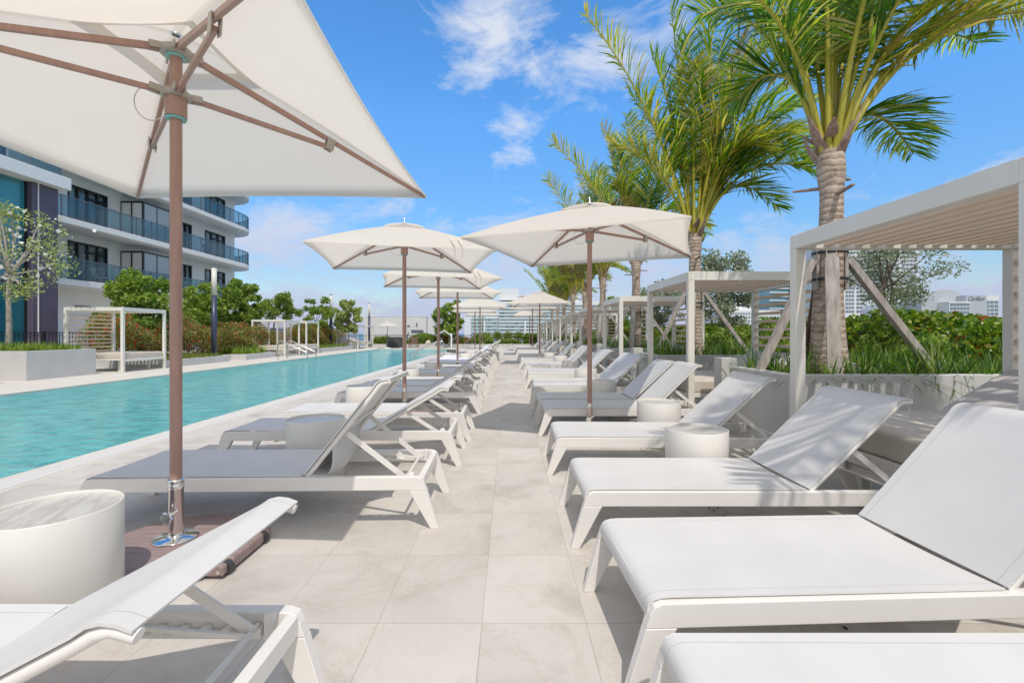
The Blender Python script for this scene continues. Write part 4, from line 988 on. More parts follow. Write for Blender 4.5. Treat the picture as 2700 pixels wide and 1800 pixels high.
for i, (x0, x1, y0, y1, z1, lb) in enumerate([(-16.1, -14.3, 16.9, 21.0, 1.75, 'red-flowering hedge behind the nearest cabana across the pool'), (-15.6, -13.6, 21.2, 25.8, 1.75, 'red-flowering hedge right of the nearest light post'),
        (-17.0, -15.0, 25.8, 30.5, 1.5, 'red-flowering hedge behind the pair of cabanas'), (-15.4, -13.7, 30.0, 36.0, 1.75, 'red-flowering hedge left of the second light post'), (-16.5, -14.7, 36.0, 41.0, 1.5, 'red-flowering hedge behind the farthest cabana pair')]):
    v, f = hedge('flowering_hedge', x0, x1, y0, y1, .2, z1, M['leafred'], '', int(3000*(y1-y0)), .10, seed=40+i, amp=.35, elong=2.2)
    tag(np_mesh('flowering_hedge', v, f, M['leafred']), lb, 'hedge', 'red-flowering hedges')
# trees
def blossom(t, n, seed, cr, z0, z1):
    r = np.random.default_rng(seed); P = np.stack([r.normal(0, cr*.45, n), r.normal(0, cr*.45, n), r.uniform(z0, z1, n)], 1); v, f = leaves(r, P, .10, elong=1.2); np_mesh('blossom', v, f, M['flower'], t)
tw = tree(-14.45, 13.1, .7, 4.35, 1.3, 2.8, M['leafpale'], 'small pale-barked tree with sparse leaves and white blossom at the left edge', seed=51, nclump=46, N_=3000, size=.075, trunk_r=.075, barkm=M['bark'], lean=.25, name='flowering_tree')
blossom(tw, 150, 3, 1.35, 2.0, 4.2)
pr = MB().tube([(0, 0, 0), (-.75, .1, 2.2)], .025, 8).build('tree_stake', M['lampglass']); pr.location = (-14.2, 12.7, .7); tag(pr, 'pale leaning stake beside the flowering tree', 'tree stake')
tree(-15.6, 19.3, .2, 3.7, 1.15, 2.9, M['leafbright'], 'full round bright green tree behind the red hedge, left of the big umbrella pole', seed=52, nclump=60, N_=12000, size=.15, trunk_r=.07)
tree(-16.2, 24.0, .2, 3.75, 1.3, 3.2, M['leafbright'], 'bushy bright green tree left of the nearest light post', seed=53, nclump=50, N_=10000, size=.16, trunk_r=.07)
tree(-15.2, 25.6, .2, 4.05, 1.15, 3.2, M['leafolive'], 'bushy green tree right of the nearest light post', seed=54, nclump=56, N_=11000, size=.16, trunk_r=.07, skew=.4)
tree(-17.3, 33.2, .2, 4.0, 1.3, 2.2, M['leafolive'], 'open-crowned tree above the pair of cabanas, arm reaching right', seed=55, nclump=26, N_=4200, size=.16, trunk_r=.08, lean=.6, skew=.9)
tree(-14.6, 34.2, .2, 3.9, 1.2, 3.0, M['leafolive'], 'dark green tree directly left of the second light post', seed=56, nclump=34, N_=5500, size=.16, trunk_r=.08)
tree(-12.9, 36.4, .2, 3.7, 1.15, 2.6, M['leafpale'], 'thin-leaved open tree right of the second light post', seed=57, nclump=34, N_=2600, size=.20, trunk_r=.06, elong=1.3)
tree(-5.4, 40.5, .2, 3.9, 1.5, 3.0, M['leafolive'], 'sea grape tree behind the umbrella poles at the far end of the pool', seed=58, nclump=34, N_=2600, size=.22, trunk_r=.06, elong=1.15)
for i, (x, y, h) in enumerate([(-20.2, 22.6, 2.6), (-19.6, 24.0, 2.2)]):
    tree(x, y, 0, h, .75, h-.3, M['leafbright'], ['dark shrub climbing beside the plum column', 'lower dark shrub right of the plum column'][i], seed=60+i, nclump=26, N_=4000, size=.14, cat='shrub', name='shrub')
# clipped yellow-green balls at the end
for i, x in enumerate([(1143-1170)/1045*43, (1167-1170)/1045*43, (1191-1170)/1045*43, (1240-1170)/1045*43]):
    r = np.random.default_rng(70+i); P, O = clump_points(r, [(0, 0, 0, .52), (0, 0, .1, .5)], 2400); v, f = leaves(r, P, .14, outdir=O, elong=4)
    t = thing('round_shrub', 'round yellow-green shrub, %s from the left at the end of the aisle' % ORD[i], 'shrub', (x, 43, .95), 0, 'round shrubs closing the aisle')
    np_mesh('crown', v, f, M['grasslight'] if i < 3 else M['leafolive'], t); MB().tube([(0, 0, -.7), (0, 0, -.2)], .04, 8).build('trunk', M['limb'], t)
for i, (x0, x1, z1, m, lb) in enumerate([(-12.5, -10.9, .75, 'leafolive', 'low green bush left of the charcoal box'), (-9.3, -6.6, .85, 'leafolive', 'olive bush row right of the charcoal box'), (-6.5, -3.6, .9, 'leafred', 'dark flowering bush behind the pool handrail'),
                                 (-3.4, -1.6, .95, 'leafolive', 'bush left of the round shrubs'), (-1.4, 1.2, .30, 'grasslight', 'low strip of bright ground cover closing the aisle'), (1.3, 3.6, 1.0, 'leafolive', 'feathery bush at the end of the right lounger row')]):
    v, f = hedge('bush', x0, x1, 41.2, 42.6, .1, z1+.15, M[m], '', int(2600*(x1-x0)), .15, seed=80+i, amp=.25)
    tag(np_mesh('bush', v, f, M[m]), lb, 'bush', 'bushes along the end wall')
w = MB(); w.box(-12.4, -10.75, 40.6, 40.75, 0, .30); w.box(-9.3, 4.6, 40.6, 40.75, 0, .30)
tag(w.build('low_wall', M['planter'], bevel=.006), 'low pale wall across the far end of the deck', 'wall')
# ------------------------------------------------------------------ things at the far end
def railing(name, p0, p1, h, sp, label, thick=.02, post=2.0, z0=0, m=None, group=None):
    p0 = Vector(p0); p1 = Vector(p1); L = (p1-p0).length; d = (p1-p0).normalized(); m = m or M['fence']
    t = thing(name, label, 'fence', p0, 0, group); q = p1-p0; r = MB()
    r.bar((0, 0, h), (q.x, q.y, h), .04, .03); r.bar((0, 0, h-.12), (q.x, q.y, h-.12), .03, .02); r.bar((0, 0, .10), (q.x, q.y, .10), .03, .02)
    r.build('rail', m, t)
    n = int(L/sp); b = MB()
    for i in range(n+1):
        c = d*(i*L/n); b.box(c.x-thick/2, c.x+thick/2, c.y-thick/2, c.y+thick/2, z0+.1, h)
    b.build('bars', m, t)
    n = int(L/post)
    for i in range(n+1):
        c = d*(i*L/n); MB().box(c.x-.03, c.x+.03, c.y-.03, c.y+.03, 0, h+.05).build('post', m, t)
railing('railing', (-18.4, 12, 0), (-18.4, 40, 0), 1.30, .14, 'black metal railing behind the plants on the building side')
railing('railing', (-16, 43.8, 0), (4.6, 43.8, 0), 1.10, .13, 'black metal railing across the far end of the terrace')
for k, (x, y, lb) in enumerate([(-13.3, 20.5, 'nearest light column, navy lower post and pale upper tube'), (-13.8, 35.2, 'second light column, navy and cream, between two trees'), (-13.95, 45.3, 'farthest light column beside the pale utility building')]):
    t = thing('light_column', lb, 'lamp post', (x, y, 0), 0, 'tall light columns across the pool')
    MB().lathe([(0, 0), (.11, 0), (.11, 2.98), (0, 2.98)], 24).build('post', M['navy'], t)
    MB().lathe([(.0, 2.981), (.108, 2.981), (.108, 4.20), (0, 4.20)], 24).build('diffuser', M['lampglass'], t)
    MB().lathe([(.0, 4.201), (.112, 4.201), (.112, 4.26), (0, 4.26)], 24).build('cap', M['railmetal'], t)
# pool handrails
def handrail(x, y, sx, label):
    t = thing('handrail', label, 'handrail', (x, y, 0), 0, 'steel handrails at the pool steps')
    for dy in (0, .95):
        P = [(0, dy, 0), (0, dy, .72), (.03*sx, dy, .82), (.10*sx, dy, .88), (.20*sx, dy, .88), (1.35*sx, dy, .36), (1.42*sx, dy, .30), (1.44*sx, dy, .22), (1.44*sx, dy, -.4)]
        MB().tube(P, .024, 12).build('rail', M['steel2'], t)
        MB().tube([(0, dy, .22), (1.44*sx, dy, .22)], .016, 8).build('lower_bar', M['steel2'], t)
handrail(-11.15, 21.9, 1, 'steel handrail at the pool steps on the far side')
handrail(-3.25, 21.6, -1, 'steel handrail at the pool steps beside the left lounger row')
for k, x in enumerate((-5.3, -4.0)):
    t = thing('stair_rail', ['steel balustrade left of the pool lift', 'steel balustrade right of the pool lift'][k], 'handrail', (x, 37.6, 0), 0, 'steel balustrades at the pool end'); b = MB()
    b.tube([(0, 0, .15), (1.0, 0, 1.05)], .022, 8); b.tube([(0, 0, .0), (1.0, 0, .35)], .016, 8)
    for i in range(7): u = i/6; b.tube([(u, 0, .35*u), (u, 0, .15+.9*u)], .012, 6)
    b.build('balusters', M['steel2'], t)
t = thing('pool_lift', 'pool access lift with seat beside the pool edge behind the umbrella poles', 'pool lift', (-3.9, 30.6, 0))
MB().box(-.3, .3, -.3, .3, .004, .16).build('base', M['charcoal'], t, bevel=.03)
MB().tube([(0, 0, .16), (0, 0, 1.25)], .06, 12).build('mast', M['white'], t); MB().tube([(0, 0, 1.1), (-.5, 0, 1.45), (-.9, 0, 1.2)], .035, 8).build('arm', M['white'], t)
s = MB(); s.box(-1.1, -.65, -.22, .22, .42, .50); s.box(-.70, -.62, -.22, .22, .50, .95); s.tube([(-.9, 0, 1.2), (-.75, 0, .9)], .025, 8); s.build('seat', M['railmetal'], t, bevel=.02)
# cabinet and chair
t = thing('storage_box', 'charcoal slatted storage box at the far pool corner', 'storage box', (-10.7, 39.6, 0))
MB().box(0, 1.25, 0, .7, .03, .86).build('body', M['charcoal'], t, bevel=.008); MB().box(-.02, 1.27, -.02, .72, .861, .92).build('lid', M['charcoal'], t, bevel=.006)
b = MB()
for i in range(12): b.box(.05+i*.1, .10+i*.1, -.012, -.001, .06, .82)
b.build('slats', M['charcoal'], t)
t = thing('lounge_chair', 'brown framed low chair left of the second umbrella pole at the pool end', 'chair', (-8.75, 39.4, 0))
MB().box(.06, .70, .05, .60, .30, .40).build('seat', M['teak'], t, bevel=.02); MB().box(.06, .70, .60, .68, .34, .92).build('backrest', M['teak'], t, bevel=.02)
for x in (0, .72):
    for y in (0, .64): MB().box(x, x+.05, y, y+.05, 0, .62).build('leg', M['teak'], t)
    MB().box(x-.01, x+.06, -.02, .72, .621, .65).build('armrest', M['teak'], t)
t = thing('boulder', 'small rounded tan stone among the bushes at the pool end', 'stone', (-7.3, 41.0, 0)); 
bm = bmesh.new(); bmesh.ops.create_icosphere(bm, subdivisions=3, radius=.24); rr = random.Random(3)
for v_ in bm.verts: v_.co *= 1+.08*math.sin(v_.co.x*21)+.06*math.cos(v_.co.y*17); v_.co.z += .38
me = bpy.data.meshes.new('stone_body'); bm.to_mesh(me); bm.free(); me.materials.append(M['cushion']); o = link(bpy.data.objects.new('stone_body', me)); o.parent = t

# ------------------------------------------------------------------ utility building behind the railing
t = thing('utility_building', 'pale windowless utility building beyond the end railing', 'building', (0, 0, 0))
MB().box(-15.6, -8.95, 49, 58, -20, 3.02).build('wall', M['plaster'], t)
MB().box(-8.949, -8.2, 49.9, 58, -20, 2.95).build('side_wall', M['plaster'], t)
MB().box(-10.55, -9.25, 48.93, 48.999, 1.35, 1.62).build('louvre', M['railmetal'], t); MB().box(-11.0, -10.7, 48.9, 48.999, 2.05, 2.12).build('light_fitting', M['railmetal'], t)
MB().box(-10.02, -9.92, 48.95, 48.999, 1.95, 2.38).build('wall_slot', M['charcoal'], t); MB().box(-10.93, -10.83, 48.93, 48.999, 1.15, 1.35).build('junction_box', M['railmetal'], t)
MB().box(-15.62, -8.93, 48.97, 58, 3.021, 3.07).build('coping', M['white'], t)
t = thing('blue_container', 'blue container beyond the railing, seen through the cabana slats', 'container', (0, 0, 0))
MB().box(-34, -29.2, 60, 63, -6, 1.95).build('body', M['blue'], t, bevel=.03); b = MB()
for i in range(16): b.box(-33.8+i*.29, -33.66+i*.29, 59.94, 59.999, -5.9, 1.85)
b.build('corrugation', M['blue'], t); MB().box(-34.05, -29.15, 59.95, 63.05, 1.951, 2.02).build('roof', M['farwhite'], t)

# ------------------------------------------------------------------ white residential building on the left
def curve_edge(x, yc, r, y0, n=14):
    pts = [(x, y0)]
    for i in range(n+1):
        a = PI*.5*i/n*1.35; pts.append((x-r+r*math.cos(a), yc+r*math.sin(a)))
    return pts
B = thing('apartment_building', 'white apartment building with curved balconies and tinted glass railings', 'building', (0, 0, 0))
XE, XW, YC, RR = -23.0, -25.0, 39.4, 3.1
slabs = [(3.78, 4.10), (6.98, 7.30), (10.15, 10.45), (13.15, 13.5), (16.3, 16.6)]
for z0, z1 in slabs:
    e = curve_edge(XE, YC, RR, 22.2); poly = e+[(-30, e[-1][1]), (-30, 22.2)]
    MB().prism(poly, z0, z1, 'z').build('balcony_slab', M['white'], B, bevel=.02)
wins = [(23.2, 25.1, 1), (25.75, 28.3, 4), (31.85, 33.0, 2), (34.6, 35.8, 2), (37.35, 40.0, 3)]
levels = [(-.0, 3.78), (4.101, 6.98), (7.301, 10.15), (10.451, 13.15), (13.501, 16.3)]
for li, (z0, z1) in enumerate(levels):
    ys = [22.2]; w = MB(); ww = wins if li else [(33.2, 35.6, 3)]
    zt = z0+2.45 if li else 2.4
    cur = 22.2
    for (a, b, n) in ww:
        w.box(-26, XW, cur, a, z0, z1); w.box(-26, XW, a, b, zt, z1); cur = b
    w.box(-26, XW, cur, 41.4, z0, z1); w.box(-40, -26.001, 41.0, 41.4, z0, z1); w.box(-40, -26.001, 22.2, 22.6, z0, z1)
    w.build('wall', M['white'], B)
    for (a, b, n) in ww:
        f = MB(); q = .09
        f.box(-25.2, -24.97, a, a+q, z0+.01, zt); f.box(-25.2, -24.97, b-q, b, z0+.01, zt); f.box(-25.2, -24.97, a+q, b-q, zt-q, zt); f.box(-25.2, -24.97, a+q, b-q, z0+.01, z0+.10)
        for k in range(1, n): y = a+(b-a)*k/n; f.box(-25.15, -25.0, y-.045, y+.045, z0+.10, zt-q)
        if n >= 3: y = a+(b-a)*.45; f.box(-25.15, -25.0, y, b-q, z0+1.9, z0+2.0) 
        fo = f.build('window', M['black'], B); MB().box(-25.12, -25.09, a+q, b-q, z0+.1, zt-q).build('pane', M['pane'], fo)
    MB().box(-25.995, -25.5, 22.7, 40.9, z0+.02, z0+.03).build('interior_floor', M['fargrey'], B)
    if li:
        # privacy screen
        s = MB(); s.box(-24.99, -23.6, 29.3, 29.36, z0+.05, z0+2.35)
        sc = s.build('privacy_screen', M['white'], B); fr = MB()
        for x in (-25.0, -24.3, -23.6): fr.box(x-.03, x+.03, 29.25, 29.40, z0, z0+2.4)
        fr.box(-25, -23.6, 29.25, 29.40, z0+2.36, z0+2.45); fr.box(-23.66, -23.60, 29.3, 31.7, z0+2.36, z0+2.45); fr.box(-23.66, -23.6, 31.6, 31.7, z0, z0+2.36); fr.box(-23.66, -23.6, 30.45, 30.52, z0, z0+2.36)
        fr.build('screen_frame', M['black'], sc); MB().box(-23.645, -23.615, 29.4, 31.6, z0+.02, z0+2.355).build('screen_panel', M['fargrey'], sc)
        # glass railing following the edge
        e = curve_edge(XE-.06, YC, RR-.06, 22.2, 14); P = []
        y = 22.25
        while y < YC-.2: P.append((XE-.06, y)); y += 1.18
        P += e[1:]
        rl = MB(); gl = MB()
        for i in range(len(P)-1):
            a, b = Vector((*P[i], z0)), Vector((*P[i+1], z0)); up = Vector((0, 0, 1))
            rl.bar(a+up*1.10, b+up*1.10, .06, .045); rl.bar(a+up*.08, b+up*.08, .04, .04)
            rl.bar(a+up*.02, a+up*1.09, .05, .05, up=(1, 0, 0))
            d = (b-a).normalized(); gl.bar(a+up*.59+d*.03, b+up*.59-d*.03, .012, .94)
        ro = rl.build('railing', M['railmetal'], B); gl.build('railing_glass', M['railglass'], ro)
    # downlights on the soffit
for y in (27.5, 33.0): MB().lathe([(0, 3.60), (.09, 3.60), (.09, 3.779), (0, 3.779)], 12, c=(-24.2, y)).build('downlight', M['black'], B)
MB().box(-40, -26.01, 22.61, 40.99, 0, 16.3).build('core', M['fargrey'], B)
MB().box(-24.98, -24.95, 26.2, 27.2, 2.62, 2.86).build('exit_light', M['railmetal'], B)
# furniture on the balconies
for i, (y, z) in enumerate([(26.6, 4.101), (27.9, 4.101), (30.6, 4.101), (36.2, 7.301), (34.2, 4.101), (35.4, 4.101)]):
    t = thing('balcony_chair', ['pale woven chair on the lowest balcony, left one', 'pale woven chair on the lowest balcony, middle left', 'pale woven chair beside the lowest privacy screen', 'dark chair behind the glass of the middle balcony',
                               'pale chair on the lowest balcony right of the umbrella pole', 'pale chair on the lowest balcony nearest the curved end'][i], 'chair', (-23.9, y, z), 0, 'chairs on the balconies')
    m = M['lampglass'] if i != 3 else M['charcoal']
    MB().lathe([(0, .40), (.30, .40), (.32, .43), (0, .45)], 16).build('seat', m, t)
    b = MB(); b.tube([(-.05+.30*math.cos(a), .33*math.sin(a), .45+.0) for a in np.linspace(PI*.5, PI*1.5, 9)], .02, 6)
    for a in np.linspace(PI*.5, PI*1.5, 9): b.tube([(-.05+.28*math.cos(a), .3*math.sin(a), .44), (-.10+.34*math.cos(a), .34*math.sin(a), .95)], .014, 5)
    b.tube([(-.10+.34*math.cos(a), .34*math.sin(a), .95) for a in np.linspace(PI*.5, PI*1.5, 9)], .02, 6); b.build('backrest', m, t)
    for a in (.8, 2.4, 3.9, 5.5): MB().tube([(.22*math.cos(a), .22*math.sin(a), .40), (.27*math.cos(a), .27*math.sin(a), 0)], .014, 6).build('leg', m, t)

# glazed wing nearer the camera
Wg = thing('glazed_wing', 'teal glazed building wing with plum column and white parapet at the left edge', 'building', (0, 0, 0))
MB().box(-22.4, -21.75, 20.75, 21.95, 0, 8.18).build('column', M['purple'], Wg, bevel=.02)
MB().box(-21.745, -21.72, 20.98, 21.02, 0, 8.18).build('column_joint', M['white'], Wg)
MB().box(-34, -21.3, 8, 22.15, 8.181, 8.75).build('parapet', M['white'], Wg, bevel=.02)
gm = MB()
for k in range(7): y = 20.72-1.75*k; gm.box(-22.14, -21.99, y-.04, y+.04, 0, 8.18)
for z in (3.2, 3.5, 6.4): gm.box(-22.12, -22.0, 9, 20.6, z, z+.07)
gmo = gm.build('mullions', M['black'], Wg); MB().box(-22.10, -22.05, 8.5, 20.749, 0, 8.18).build('glass', M['curtainglass'], gmo)
MB().box(-34, -22.4, 8.5, 20.7, 0, 8.17).build('core', M['fargrey'], Wg)
rl = MB(); gl = MB()
for k in range(10):
    y = 21.9-1.35*k; rl.box(-21.62, -21.56, y-.03, y+.03, 8.75, 9.85)
    gl.box(-21.60, -21.585, y-1.30, y-.05, 8.82, 9.80)
rl.box(-21.63, -21.55, 8.4, 21.95, 9.851, 9.90); ro = rl.build('railing', M['railmetal'], Wg); gl.build('railing_glass', M['railglass'], ro)
MB().box(-34, -23.5, 8, 22.0, 11.6, 12.0).build('upper_slab', M['white'], Wg); MB().box(-34, -24.2, 8, 22.0, 8.76, 11.59).build('upper_wall', M['white'], Wg)
for k in range(3):
    y = 19.6-3.2*k; fo = MB().box(-24.19, -24.12, y, y+2.2, 8.9, 11.2).build('window', M['black'], Wg); MB().box(-24.115, -24.10, y+.1, y+2.1, 9.0, 11.1).build('pane', M['pane'], fo)

# ------------------------------------------------------------------ distant buildings
def facade(t, name, x0, x1, z0, z1, y, nx, nz, mw, fx=.75, fz=.62, proud=.0):
    """window row grid as one part per storey"""
    cw = (x1-x0)/nx; ch = (z1-z0)/nz
    for j in range(nz):
        m = MB()
        for i in range(nx):
            a = x0+cw*i+cw*(1-fx)/2; b = z0+ch*j+ch*(1-fz)/2; m.box(a, a+cw*fx, y-.15, y-.02, b, b+ch*fz)
        m.build(name, mw, t)
# white hotel straight ahead
H = thing('white_hotel', 'big white hotel with pale green balcony bands straight ahead in the distance', 'building', (0, 0, 0)); Y = 400; sx = Y/1045
def PXX(px, y=Y): return (px-1170)*y/1045
def PZ(py, y=Y): return 1.27+(765-py)*y/1045
MB().box(PXX(1145), PXX(1400), Y, Y+40, -20, PZ(692)).build('main_block', M['farwhite'], H)
MB().box(PXX(1066), PXX(1145)-.02, Y+2, Y+40, -20, PZ(728)).build('low_block', M['farwhite'], H)
MB().box(PXX(1146), PXX(1191), Y+6, Y+34, PZ(688)+.02, PZ(661)).build('penthouse', M['farwhite'], H)
MB().box(PXX(1192), PXX(1330), Y+3, Y+30, PZ(692)+.01, PZ(676)).build('roof_terrace', M['farwhite'], H)
for k in range(6): MB().box(PXX(1196+k*22), PXX(1212+k*22), Y+2.8, Y+2.99, PZ(690), PZ(679)).build('terrace_opening', M['farglass'], H)
for k in range(11):
    z = PZ(700+k*7.8); e = 1 if 700+k*7.8 > 728 else 0
    MB().box(PXX(1145), PXX(1398), Y-1.8, Y-.02, z-.55, z-.30).build('balcony_slab', M['farwhite'], H)
    MB().box(PXX(1146), PXX(1397), Y-1.78, Y-1.6, z-.29, z+.75).build('balcony_glass', M['farteal'], H)
    m = MB(); r2 = random.Random(k)
    for q in range(22):
        if r2.random() < .3: m.box(PXX(1150+q*11.2), PXX(1150+q*11.2+6+3*r2.random()), Y-.2, Y-.03, z+.3, z+1.9)
    m.build('window_band', M['hotelglass'], H)
    if e:
        MB().box(PXX(1082), PXX(1143), Y+.3, Y+1.98, z-.29, z+.75).build('balcony_glass', M['farteal'], H)
        m = MB()
        for q in range(5):
            if r2.random() < .6: m.box(PXX(1084+q*12), PXX(1091+q*12), Y+1.8, Y+1.97, z+.3, z+1.9)
        m.build('window_band', M['hotelglass'], H)
for px in (1111, 1204, 1292): MB().box(PXX(px), PXX(px+4), Y-2.4, Y-1.82, -20, PZ(738)).build('pier', M['farwhite'], H)
# tower on the right
T1 = thing('apartment_tower', 'tall white gridded apartment tower seen through the big cabana', 'building', (0, 0, 0)); y = 300
MB().box(PXX(1938, y), PXX(2108, y), y, y+40, -20, PZ(500, y)).build('tower_body', M['farwhite'], T1)
nz = 24; z0 = PZ(720, y); z1 = PZ(505, y)
for j in range(nz):
    a = z0+(z1-z0)*j/nz; h = (z1-z0)/nz; m = MB()
    for (x0, x1, n) in ((1941, 1962, 3), (1966, 1990, 3), (2042, 2066, 2), (2070, 2106, 4)):
        for i in range(n): u0 = x0+(x1-x0)*(i+.1)/n; u1 = x0+(x1-x0)*(i+.88)/n; m.box(PXX(u0, y), PXX(u1, y), y-.2, y-.02, a+h*.22, a+h*.82)
    m.build('window_row', M['farglass'], T1)
    s = MB(); s.box(PXX(1991, y), PXX(2040, y), y-1.6, y-.02, a, a+h*.16)
    if j % 3 == 0: s.box(PXX(2100, y), PXX(2113, y), y-1.6, y-.021, a, a+h*.12)
    s.build('balcony_slab', M['farwhite'], T1); MB().box(PXX(1992, y), PXX(2039, y), y-.12, y-.021, a+h*.2, a+h*.9).build('balcony_recess', M['farglass'], T1)
# glass tower
T2 = thing('glass_tower', 'blue-green glass tower behind the cabana slats', 'building', (0, 0, 0)); y = 350
MB().box(PXX(1768, y), PXX(1832, y), y, y+30, -20, PZ(652, y)).build('glass_body', M['farblue'], T2)
MB().box(PXX(1833, y), PXX(1845, y), y-1, y+30, -20, PZ(650, y)).build('white_fin', M['farwhite'], T2)
MB().box(PXX(1846, y), PXX(1868, y), y+2, y+30, -20, PZ(655, y)).build('rear_body', M['farblue'], T2)
for k in range(12):
    z = PZ(756-k*9.2, y); MB().box(PXX(1766, y), PXX(1832, y), y-.8, y-.02, z, z+.8).build('floor_band', M['farwhite'], T2)
    MB().box(PXX(1860, y), PXX(1886, y), y, y+1.9, z, z+.4).build('balcony_slab', M['farwhite'], T2)
# white slab hotel
T3 = thing('white_slab_hotel', 'low white hotel block with rows of windows left of the cabana post', 'building', (0, 0, 0)); y = 250
MB().box(PXX(1655, y), PXX(1792, y), y, y+30, -20, PZ(712, y)).build('main_wall', M['farwhite'], T3); facade(T3, 'window_row', PXX(1657, y), PXX(1790, y), PZ(775, y), PZ(716, y), y, 22, 7, M['farglass'], .6, .55)
MB().box(PXX(1700, y), PXX(1760, y), y+8, y+24, PZ(712, y)+.02, PZ(703, y)).build('roof_room', M['farwhite'], T3)
MB().box(PXX(1440, y), PXX(1545, y), y+30, y+60, -20, PZ(748, y)).build('rear_wing', M['farwhite'], T3)
# vaulted hall and sign building
T4 = thing('vaulted_hall', 'pale building with big barrel-vaulted roof right of the tower', 'building', (0, 0, 0)); y = 200
xa, xb = PXX(2116, y), PXX(2226, y); xc = (xa+xb)/2; pts = []
for i in range(25):
    a = PI*i/24; pts.append((xc+(xb-xa)/2*math.cos(a), PZ(712, y)+(PZ(665.5, y)-PZ(712, y))*math.sin(a)**.8))
pts += [(xa, -20), (xb, -20)]
MB().prism(pts, y, y+12).build('gable_wall', M['fargrey'], T4)
pts2 = [(p[0]+4.5, p[1]+.1) for p in pts[:25]]; MB().prism(pts2+[(pts2[-1][0], 4), (pts2[0][0], 4)], y+12.1, y+40).build('vault_roof', M['farwhite'], T4)
T5 = thing('sign_building', 'pale building with script lettering on its blank wall at the right', 'building', (0, 0, 0)); y = 196
MB().box(PXX(2174, y), PXX(2222, y), y-1.2, y+8, -20, PZ(693, y)).build('window_wing', M['farwhite'], T5)
facade(T5, 'window_row', PXX(2175, y), PXX(2221, y), PZ(722, y), PZ(695, y), y-1.2, 6, 3, M['farglass'], .8, .7)
MB().box(PXX(2218, y), PXX(2266, y), y, y+20, -20, PZ(678.5, y)).build('sign_wall', M['fargrey'], T5)
MB().box(PXX(2266, y)+.02, PXX(2300, y), y+1, y+20, -20, PZ(678, y)).build('window_block', M['farwhite'], T5)
facade(T5, 'window_row', PXX(2269, y), PXX(2299, y), PZ(725, y), PZ(689, y), y+1, 3, 4, M['farglass'], .8, .7)
cu = bpy.data.curves.new('lettering', 'FONT'); cu.body = 'Carillon'; cu.size = 2.5; cu.extrude = .08; cu.shear = .35; cu.space_character = .92
tmp = link(bpy.data.objects.new('lettering_src', cu)); bpy.context.view_layer.update()
me = bpy.data.meshes.new_from_object(tmp.evaluated_get(bpy.context.evaluated_depsgraph_get())); bpy.data.objects.remove(tmp)
me.materials.clear(); me.materials.append(M['signgrey']); o = link(bpy.data.objects.new('lettering', me)); o.parent = T5
o.location = (PXX(2221, y), y-.12, PZ(687.5, y)-.4); o.rotation_euler = (PI/2, 0, 0)

# ------------------------------------------------------------------ sun, sky, camera
to_sun = Vector((.34, -1.42, 2.41)).normalized()
sl = bpy.data.lights.new('Sun', 'SUN'); sl.energy = 2.95; sl.angle = R(.5); sl.color = (1, .94, .87)
so = link(bpy.data.objects.new('Sun', sl)); so.rotation_euler = to_sun.to_track_quat('Z', 'Y').to_euler()
wd = bpy.data.worlds.new('World'); S.world = wd; wd.use_nodes = True; nt = wd.node_tree; nt.nodes.clear(); L = nt.links
out = N(nt, 'ShaderNodeOutputWorld'); bg = N(nt, 'ShaderNodeBackground', Strength=.15)
sky = N(nt, 'ShaderNodeTexSky'); sky.sky_type = 'NISHITA'; sky.sun_disc = False
sky.sun_elevation = math.asin(to_sun.z); sky.sun_rotation = math.atan2(to_sun.x, to_sun.y); sky.air_density = 1.0; sky.dust_density = .3; sky.ozone_density = 2.0; sky.altitude = 0
hs = N(nt, 'ShaderNodeHueSaturation', Saturation=1.3, Value=1.75); L.new(sky.outputs[0], hs.inputs['Color'])
tc = N(nt, 'ShaderNodeTexCoord'); nrm = N(nt, 'ShaderNodeVectorMath', operation='NORMALIZE'); L.new(tc.outputs['Generated'], nrm.inputs[0])
mp = N(nt, 'ShaderNodeMapping'); mp.inputs['Scale'].default_value = (1.0, 1.0, 2.2); mp.inputs['Rotation'].default_value = (0, .25, 0); L.new(nrm.outputs[0], mp.inputs['Vector'])
n1 = N(nt, 'ShaderNodeTexNoise', Scale=4.2, Detail=12, Roughness=.66, Distortion=.35); L.new(mp.outputs[0], n1.inputs['Vector'])
sep = N(nt, 'ShaderNodeSeparateXYZ'); L.new(nrm.outputs[0], sep.inputs[0])
vr = N(nt, 'ShaderNodeMapRange'); vr.inputs['From Min'].default_value = 0; vr.inputs['From Max'].default_value = .42; vr.inputs['To Min'].default_value = .62; vr.inputs['To Max'].default_value = 1.75; L.new(sep.outputs['Z'], vr.inputs['Value']); L.new(vr.outputs[0], hs.inputs['Value'])
def mathn(op, a, b=None, clamp=False):
    m = N(nt, 'ShaderNodeMath', operation=op); m.use_clamp = clamp
    for i, q in enumerate((a, b)):
        if q is None: continue
        if isinstance(q, (int, float)): m.inputs[i].default_value = q
        else: L.new(q, m.inputs[i])
    return m.outputs[0]
tot = None
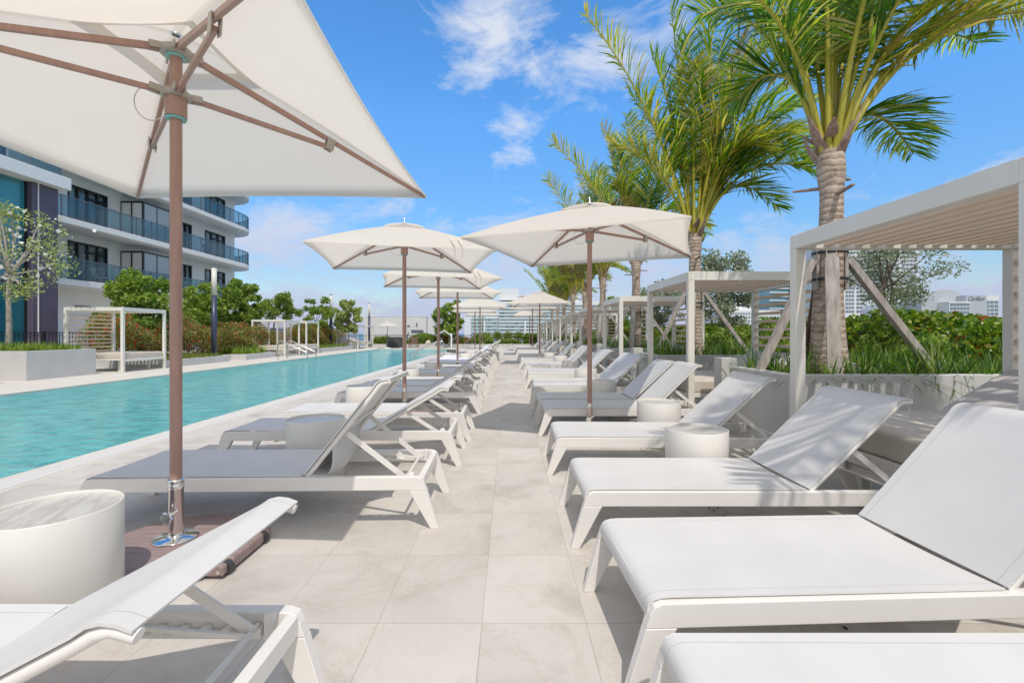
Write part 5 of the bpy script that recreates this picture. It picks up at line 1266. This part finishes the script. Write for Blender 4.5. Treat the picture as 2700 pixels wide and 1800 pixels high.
for px, py, r, g in [(1160, 40, .24, .30), (1400, 110, .26, .26), (1560, 90, .20, .24), (1180, 340, .12, .30), (640, 600, .42, .30), (860, 580, .30, .24), (1050, 620, .2, .2), (1780, 540, .10, .24), (1690, 620, .14, .16), (2180, 610, .18, .14), (1330, 200, .14, .16), (760, 470, .07, .2), (1380, 400, .10, .16), (950, 700, .5, .12), (1500, 680, .3, .10)]:
    d = Vector(((px-1170)/1045, 1, (765-py)/1045)).normalized()
    dt = N(nt, 'ShaderNodeVectorMath', operation='DISTANCE'); L.new(nrm.outputs[0], dt.inputs[0]); dt.inputs[1].default_value = d
    q = mathn('MULTIPLY', mathn('SUBTRACT', 1, mathn('DIVIDE', dt.outputs['Value'], r), True), g)
    tot = q if tot is None else mathn('MAXIMUM', tot, q)
# cloud near the horizon; unseen cloud behind and overhead added for neutral fill
low = mathn('MULTIPLY', mathn('SUBTRACT', 1, mathn('MULTIPLY', mathn('ABSOLUTE', sep.outputs['Z']), 3.2), True), .42)
tot = mathn('MAXIMUM', tot, low)
beh = mathn('MULTIPLY', mathn('MULTIPLY', mathn('SUBTRACT', .25, sep.outputs['Y'], True), 2.0, True), .17)
tot = mathn('MAXIMUM', tot, beh)
top = mathn('MULTIPLY', mathn('MULTIPLY', mathn('SUBTRACT', sep.outputs['Z'], .68, True), 5.0, True), .15)
tot = mathn('MAXIMUM', tot, top)
cm = mathn('MULTIPLY', mathn('SUBTRACT', mathn('ADD', n1.outputs['Fac'], tot), .66, True), 5.0, True)
cc = N(nt, 'ShaderNodeMix'); cc.data_type = 'RGBA'
el = mathn('MULTIPLY', mathn('ABSOLUTE', sep.outputs['Z']), 3.0, True); L.new(el, cc.inputs[0])
cc.inputs[6].default_value = (3.0, 3.3, 4.9, 1); cc.inputs[7].default_value = (5.4, 5.6, 6.0, 1)
mx = N(nt, 'ShaderNodeMix'); mx.data_type = 'RGBA'; L.new(mathn('MULTIPLY', cm, .85), mx.inputs[0]); L.new(hs.outputs[0], mx.inputs[6]); L.new(cc.outputs[2], mx.inputs[7])
# broad bank of added warm cloud, unseen overhead and behind the camera, as fill
fill_bank = mathn('MULTIPLY', mathn('SUBTRACT', .12, sep.outputs['Y'], True), 3.0, True)
fill_bank = mathn('MAXIMUM', fill_bank, mathn('MULTIPLY', mathn('SUBTRACT', sep.outputs['Z'], .70, True), 6.0, True))
fill_bank = mathn('MULTIPLY', fill_bank, mathn('MULTIPLY', mathn('SUBTRACT', n1.outputs['Fac'], .28, True), 3.2, True), True)
m3 = N(nt, 'ShaderNodeMix'); m3.data_type = 'RGBA'; L.new(mathn('MULTIPLY', fill_bank, .95), m3.inputs[0]); L.new(mx.outputs[2], m3.inputs[6]); m3.inputs[7].default_value = (6.8, 6.1, 5.1, 1)
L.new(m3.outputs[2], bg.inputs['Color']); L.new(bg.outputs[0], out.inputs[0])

cam = bpy.data.cameras.new('Camera'); cam.lens = 16; cam.sensor_width = 36; cam.shift_x = .00255; cam.shift_y = -.0081; cam.clip_end = 20000; cam.clip_start = .05
co = link(bpy.data.objects.new('Camera', cam)); co.location = (0, 0, 1.27); co.rotation_euler = (PI/2, 0, 0); S.camera = co
S.view_settings.view_transform = 'Standard'; S.view_settings.look = 'None'; S.view_settings.exposure = 0; S.view_settings.gamma = 1
S.cycles.max_bounces = 8; S.cycles.transparent_max_bounces = 12; S.cycles.sample_clamp_indirect = 6
